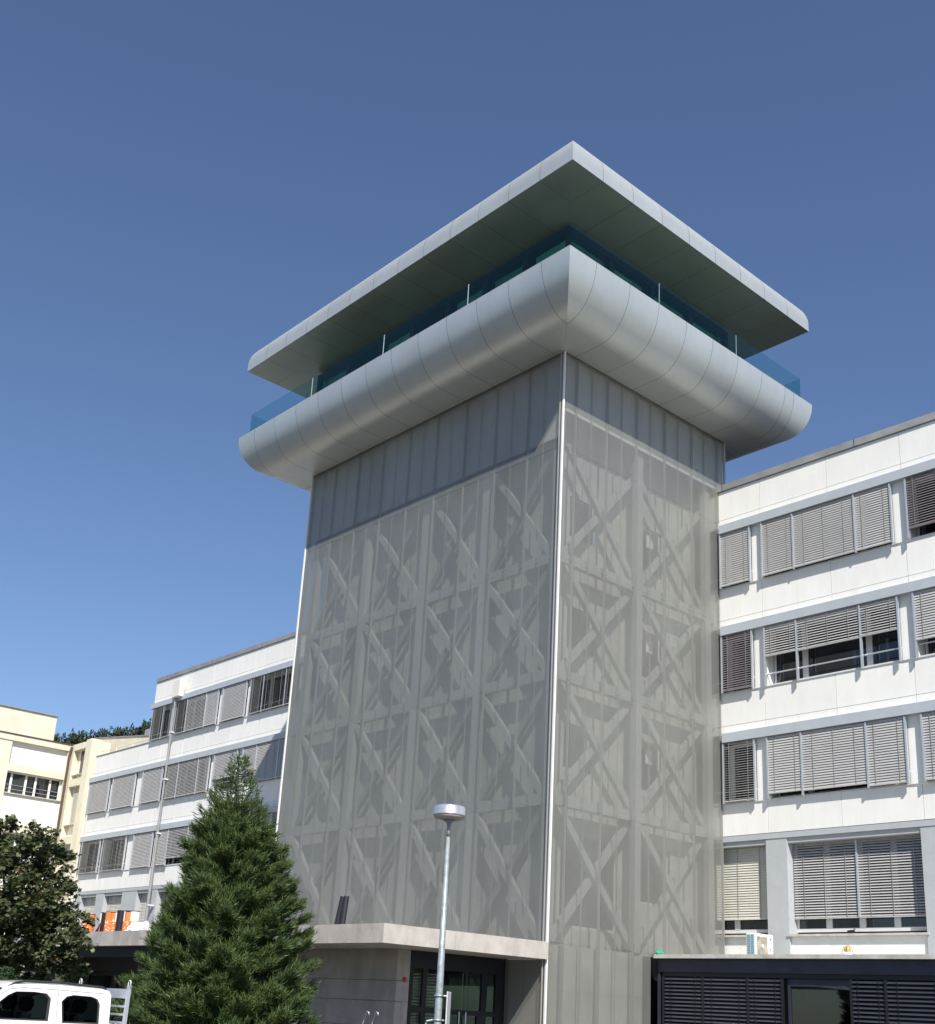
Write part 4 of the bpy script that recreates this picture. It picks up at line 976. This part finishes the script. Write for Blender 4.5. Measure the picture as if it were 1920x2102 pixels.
# ------------------------------------------------------------------ trees
def rand_dirs(n): v = rng.normal(size=(n, 3)); return v/np.linalg.norm(v, axis=1)[:, None]
def unit(v): return v/np.maximum(np.linalg.norm(v, axis=-1, keepdims=True), 1e-6)
def conifer(cx, cy, H, R, label, lean=0.0):
    t = thing('conifer_tree', label, 'tree', (cx, cy, 0))
    tr = MB(); tr.tube([(cx, cy, 0), (cx+.02, cy, H*.3), (cx, cy+.02, H*.6), (cx+.01, cy, H*.97)], [.20, .15, .075, .012], 10).build('trunk', 'bark', t, smooth=True)
    # radius profile along the height: wide skirt, waisted spire
    zk = np.array([0, .15, .24, .31, .495, .6, .71, .84, .92, .97, 1.0]); rk_ = np.array([1.04, 1.03, 1.0, .93, .73, .59, .46, .29, .17, .07, .01])*R
    NB = 470; brs = []; br = MB()
    P0 = []; D = []; SZ = []
    for i in range(NB):
        h = (i+rng.random())/NB; h = h**.86*.985+.01; a = i*2.39996+rng.normal()*.3
        L = np.interp(h, zk, rk_)*rng.uniform(.70, 1.06)*(1+.10*math.sin(a*3+h*9)); L = max(L, .05)
        c = np.array([math.cos(a), math.sin(a), 0.]); z0 = H*h - .12*L
        n = max(3, int(L/.075)); s = np.linspace(.18, 1, n)
        # droop then turn up at the end
        zz_ = z0 + L*(-.25*s+.42*s**2.2) ; 
        pts = np.array([cx, cy, 0])+c*(L*s)[:, None]; pts[:, 2] = zz_+0
        side_ = np.array([-c[1], c[0], 0])
        if i % 2 == 0: br.tube([tuple(pts[0]-c*.1*L), tuple(pts[n//2]), tuple(pts[-1])], [.014, .01, .004], 4, cap=False)
        # lateral sprays
        for j in range(n):
            m = int((6+13*s[j]*min(1, L/1.0))*(1 if h < .76 else .55 if h < .85 else .28))
            wspr = .26*L*(1.05-s[j])+.11
            q = pts[j]+side_*rng.uniform(-1, 1, m)[:, None]*wspr+rng.normal(size=(m, 3))*.035
            d = c*rng.uniform(.4, 1.0, m)[:, None]+side_*rng.normal(size=(m, 1))*.4+np.array([0, 0, 1])*rng.uniform(.25, 1.3, m)[:, None]
            P0.append(q); D.append(d); SZ.append(np.full(m, .17+.08*rng.random())*(.8 if h > .8 else 1))
    br.build('branches', 'bark', t)
    P0 = np.concatenate(P0); P0[:, :2] += np.array([.66, .75])*(lean*(1-P0[:, 2:3]/H)); D = unit(np.concatenate(D)); SZ = np.concatenate(SZ)*rng.uniform(.7, 1.35, len(P0)); n = len(P0)
    V = []; 
    side_ = unit(np.cross(D, rand_dirs(n))); nrm = np.cross(D, side_)
    allV = []; 
    # each shoot: a slim diamond blade plus side needles as thin triangles
    tip = P0+D*SZ[:, None]
    wd = (SZ*.042)[:, None]
    for u in (side_, nrm):
        allV.append(np.stack([P0, P0+D*(SZ*.45)[:, None]+u*wd, tip, P0+D*(SZ*.45)[:, None]-u*wd], 1))
    for f, sgn, u in ((.30, 1, side_), (.5, -1, side_), (.4, 1, nrm), (.62, -1, nrm), (.7, 1, side_)):
        a = P0+D*(SZ*f)[:, None]; e = a+(D*.75+u*sgn*.65)*(SZ*.5)[:, None]; k2 = np.cross(D, u)
        allV.append(np.stack([a-D*(SZ*.05)[:, None], a+k2*wd*.7+u*sgn*wd, e, a-k2*wd*.7+u*sgn*wd], 1))
    V = np.concatenate(allV).reshape(-1, 3); np_mesh('crown', V, np.arange(len(V)).reshape(-1, 4), 'needle', t)
    # a few browned shoots inside
    k_ = rng.choice(n, 900); inn = P0[k_].copy(); inn[:, :2] = np.array([cx, cy])+(inn[:, :2]-np.array([cx, cy]))*.9
    q = np.stack([inn, inn+D[k_]*.07+side_[k_]*.02, inn+D[k_]*.14, inn+D[k_]*.07-side_[k_]*.02], 1).reshape(-1, 3)
    np_mesh('dead_shoots', q, np.arange(len(q)).reshape(-1, 4), 'needle_old', t)
    return n
conifer(-21.75, 12.9, 6.62, 1.84, 'tall green conifer with a pointed top in front of the concrete canopy', lean=.30)

def leafy(name, cx, cy, z0, blobs, nleaf, size, m, label, seed, trunk=True, red=0.0, leafshape='maple'):
    r = np.random.default_rng(seed)
    t = thing(name, label, 'tree' if trunk else 'shrub', (cx, cy, 0))
    tr = MB()
    if trunk:
        tr.tube([(cx, cy, 0), (cx+.03, cy, z0*.5), (cx-.02, cy+.03, z0+.6), (cx, cy, z0+2.2)], [.14, .12, .10, .04], 10)
        for (bx_, by_, bz_, br_) in blobs:
            p = np.array([bx_, by_, bz_]); s = np.array([cx, cy, z0+.2+.35*max(0, bz_-z0-.6)])
            mid = (p+s)/2+np.array([0, 0, -.12]); tr.tube([tuple(s), tuple(mid), tuple(p)], [.05, .035, .012], 6, cap=False)
            for q in range(5):
                e = p+rand_dirs(1)[0]*br_*.75; tr.tube([tuple(p+(mid-p)*.2), tuple((p+e)/2+np.array([0, 0, .05])), tuple(e)], [.016, .01, .004], 4, cap=False)
        tr.build('trunk', 'bark', t, smooth=True)
    P = []; 
    tot = sum(b_[3]**2 for b_ in blobs)
    for (bx_, by_, bz_, br_) in blobs:
        n = int(nleaf*br_**2/tot)
        # leaf clumps at twig ends inside the lobe
        nc = max(6, n//34); dd = r.normal(size=(nc, 3)); dd /= np.linalg.norm(dd, axis=1)[:, None]
        cen = np.array([bx_, by_, bz_])+dd*(br_*r.uniform(.35, 1.0, nc)**.6)[:, None]*np.array([1, 1, .82])
        k = r.integers(0, nc, n); q = cen[k]+r.normal(size=(n, 3))*np.array([.11, .11, .07])*(br_/.8)**.5
        P.append(q)
    P = np.concatenate(P); n = len(P)
    nr = r.normal(size=(n, 3))*.55+np.array([.15, -.25, .85]); nr /= np.linalg.norm(nr, axis=1)[:, None]
    u = np.cross(nr, r.normal(size=(n, 3))); u /= np.linalg.norm(u, axis=1)[:, None]; v = np.cross(nr, u); s = (size*r.uniform(.6, 1.25, n))[:, None]
    if leafshape == 'maple':
        shp = [(0, -.5, 0), (.30, -.30, -.05), (.55, -.12, -.10), (.30, .02, -.02), (.42, .38, -.10), (.14, .22, 0), (0, .62, -.12), (-.14, .22, 0), (-.42, .38, -.10), (-.30, .02, -.02), (-.55, -.12, -.10), (-.30, -.30, -.05)]
    else: shp = [(0, -.5, 0), (.2, -.1, -.04), (.16, .25, -.02), (0, .5, -.08), (-.16, .25, -.02), (-.2, -.1, -.04)]
    V = np.stack([P+u*s*a+v*s*b_+nr*s*c for a, b_, c in shp], 1).reshape(-1, 3); k = len(shp)
    idx = np.arange(n)*k
    if k == 12:
        tri = [(0, 1, 11), (1, 2, 3), (1, 3, 11), (11, 3, 9), (11, 9, 10), (3, 4, 5), (3, 5, 9), (9, 5, 7), (9, 7, 8), (5, 6, 7)]
    else: tri = [(0, 1, 5), (1, 2, 5), (2, 4, 5), (2, 3, 4)]
    Fc = (idx[:, None, None]+np.array(tri)[None]).reshape(-1, 3)
    sel = r.random(n) < red; fsel = np.repeat(sel, len(tri))
    np_mesh('crown', V, Fc[~fsel], m, t)
    if red > 0: np_mesh('autumn_leaves', V, Fc[fsel], 'leaf_red', t)
    return t
mx0, my0 = -30.0, 11.0
def Bp(px, py, dep, rr):
    v = Wv + Rv*(px-960)/2417.25 - Uv*(py-1290)/2417.25
    p = Vector((0, 0, 1.6))+v*dep; return (p.x, p.y, p.z, rr)
mb = [Bp(75, 1728, 29.5, .55), (Bp(40, 1790, 29.5, .7)), Bp(110, 1770, 29.8, .45), Bp(-20, 1760, 30, .7), Bp(60, 1840, 29, .75), Bp(-30, 1860, 30, .8), Bp(-100, 1800, 30.5, 1.0), Bp(-200, 1860, 31, 1.1), Bp(-120, 1930, 31, 1.0),
      Bp(95, 1885, 29.3, .7), Bp(150, 1890, 29.6, .5), Bp(160, 1930, 29, .45), Bp(30, 1920, 29.4, .8), Bp(100, 1950, 29.2, .6), Bp(150, 1985, 29.3, .42), Bp(60, 1990, 30, .6), Bp(-20, 1985, 30, .7), Bp(0, 1700, 30.2, .45), Bp(-80, 1710, 30.5, .6), Bp(120, 1820, 29.6, .4)]
ctr = Bp(10, 1950, 30, 0)
leafy('maple_tree', ctr[0], ctr[1], 2.0, mb, 25000, .12, 'leaf', 'dark broad-leaved tree behind the white truck at the left edge', 11, red=.005)
s1 = Bp(8, 2010, 27, 0); leafy('evergreen_shrub', s1[0], s1[1], 1, [Bp(8, 1995, 27, .22), Bp(5, 2020, 27, .33), Bp(2, 2060, 27, .42), Bp(2, 2110, 27, .5)], 5000, .06, 'shrub', 'dark evergreen shrub at the far left edge above the truck roof', 21, trunk=False, leafshape='oval')
s1 = Bp(150, 2010, 30, 0); leafy('evergreen_shrub', s1[0], s1[1], 1, [Bp(150, 2012, 30, .2), Bp(150, 2035, 30, .3), Bp(150, 2070, 30, .45)], 4000, .06, 'shrub', 'small green shrub just above the truck roof near the ladder rack', 22, trunk=False, leafshape='oval')
# ochre wall seen below the tree
lw = Bp(100, 2010, 44, 0)
tag(origin(MB().box(lw[0]-4, lw[0]+1.2, lw[1], lw[1]+.3, 0, 2.9).build('low_wall', 'cream'), (lw[0], lw[1], 0)), 'ochre garden wall seen below the broad-leaved tree crown', 'wall')
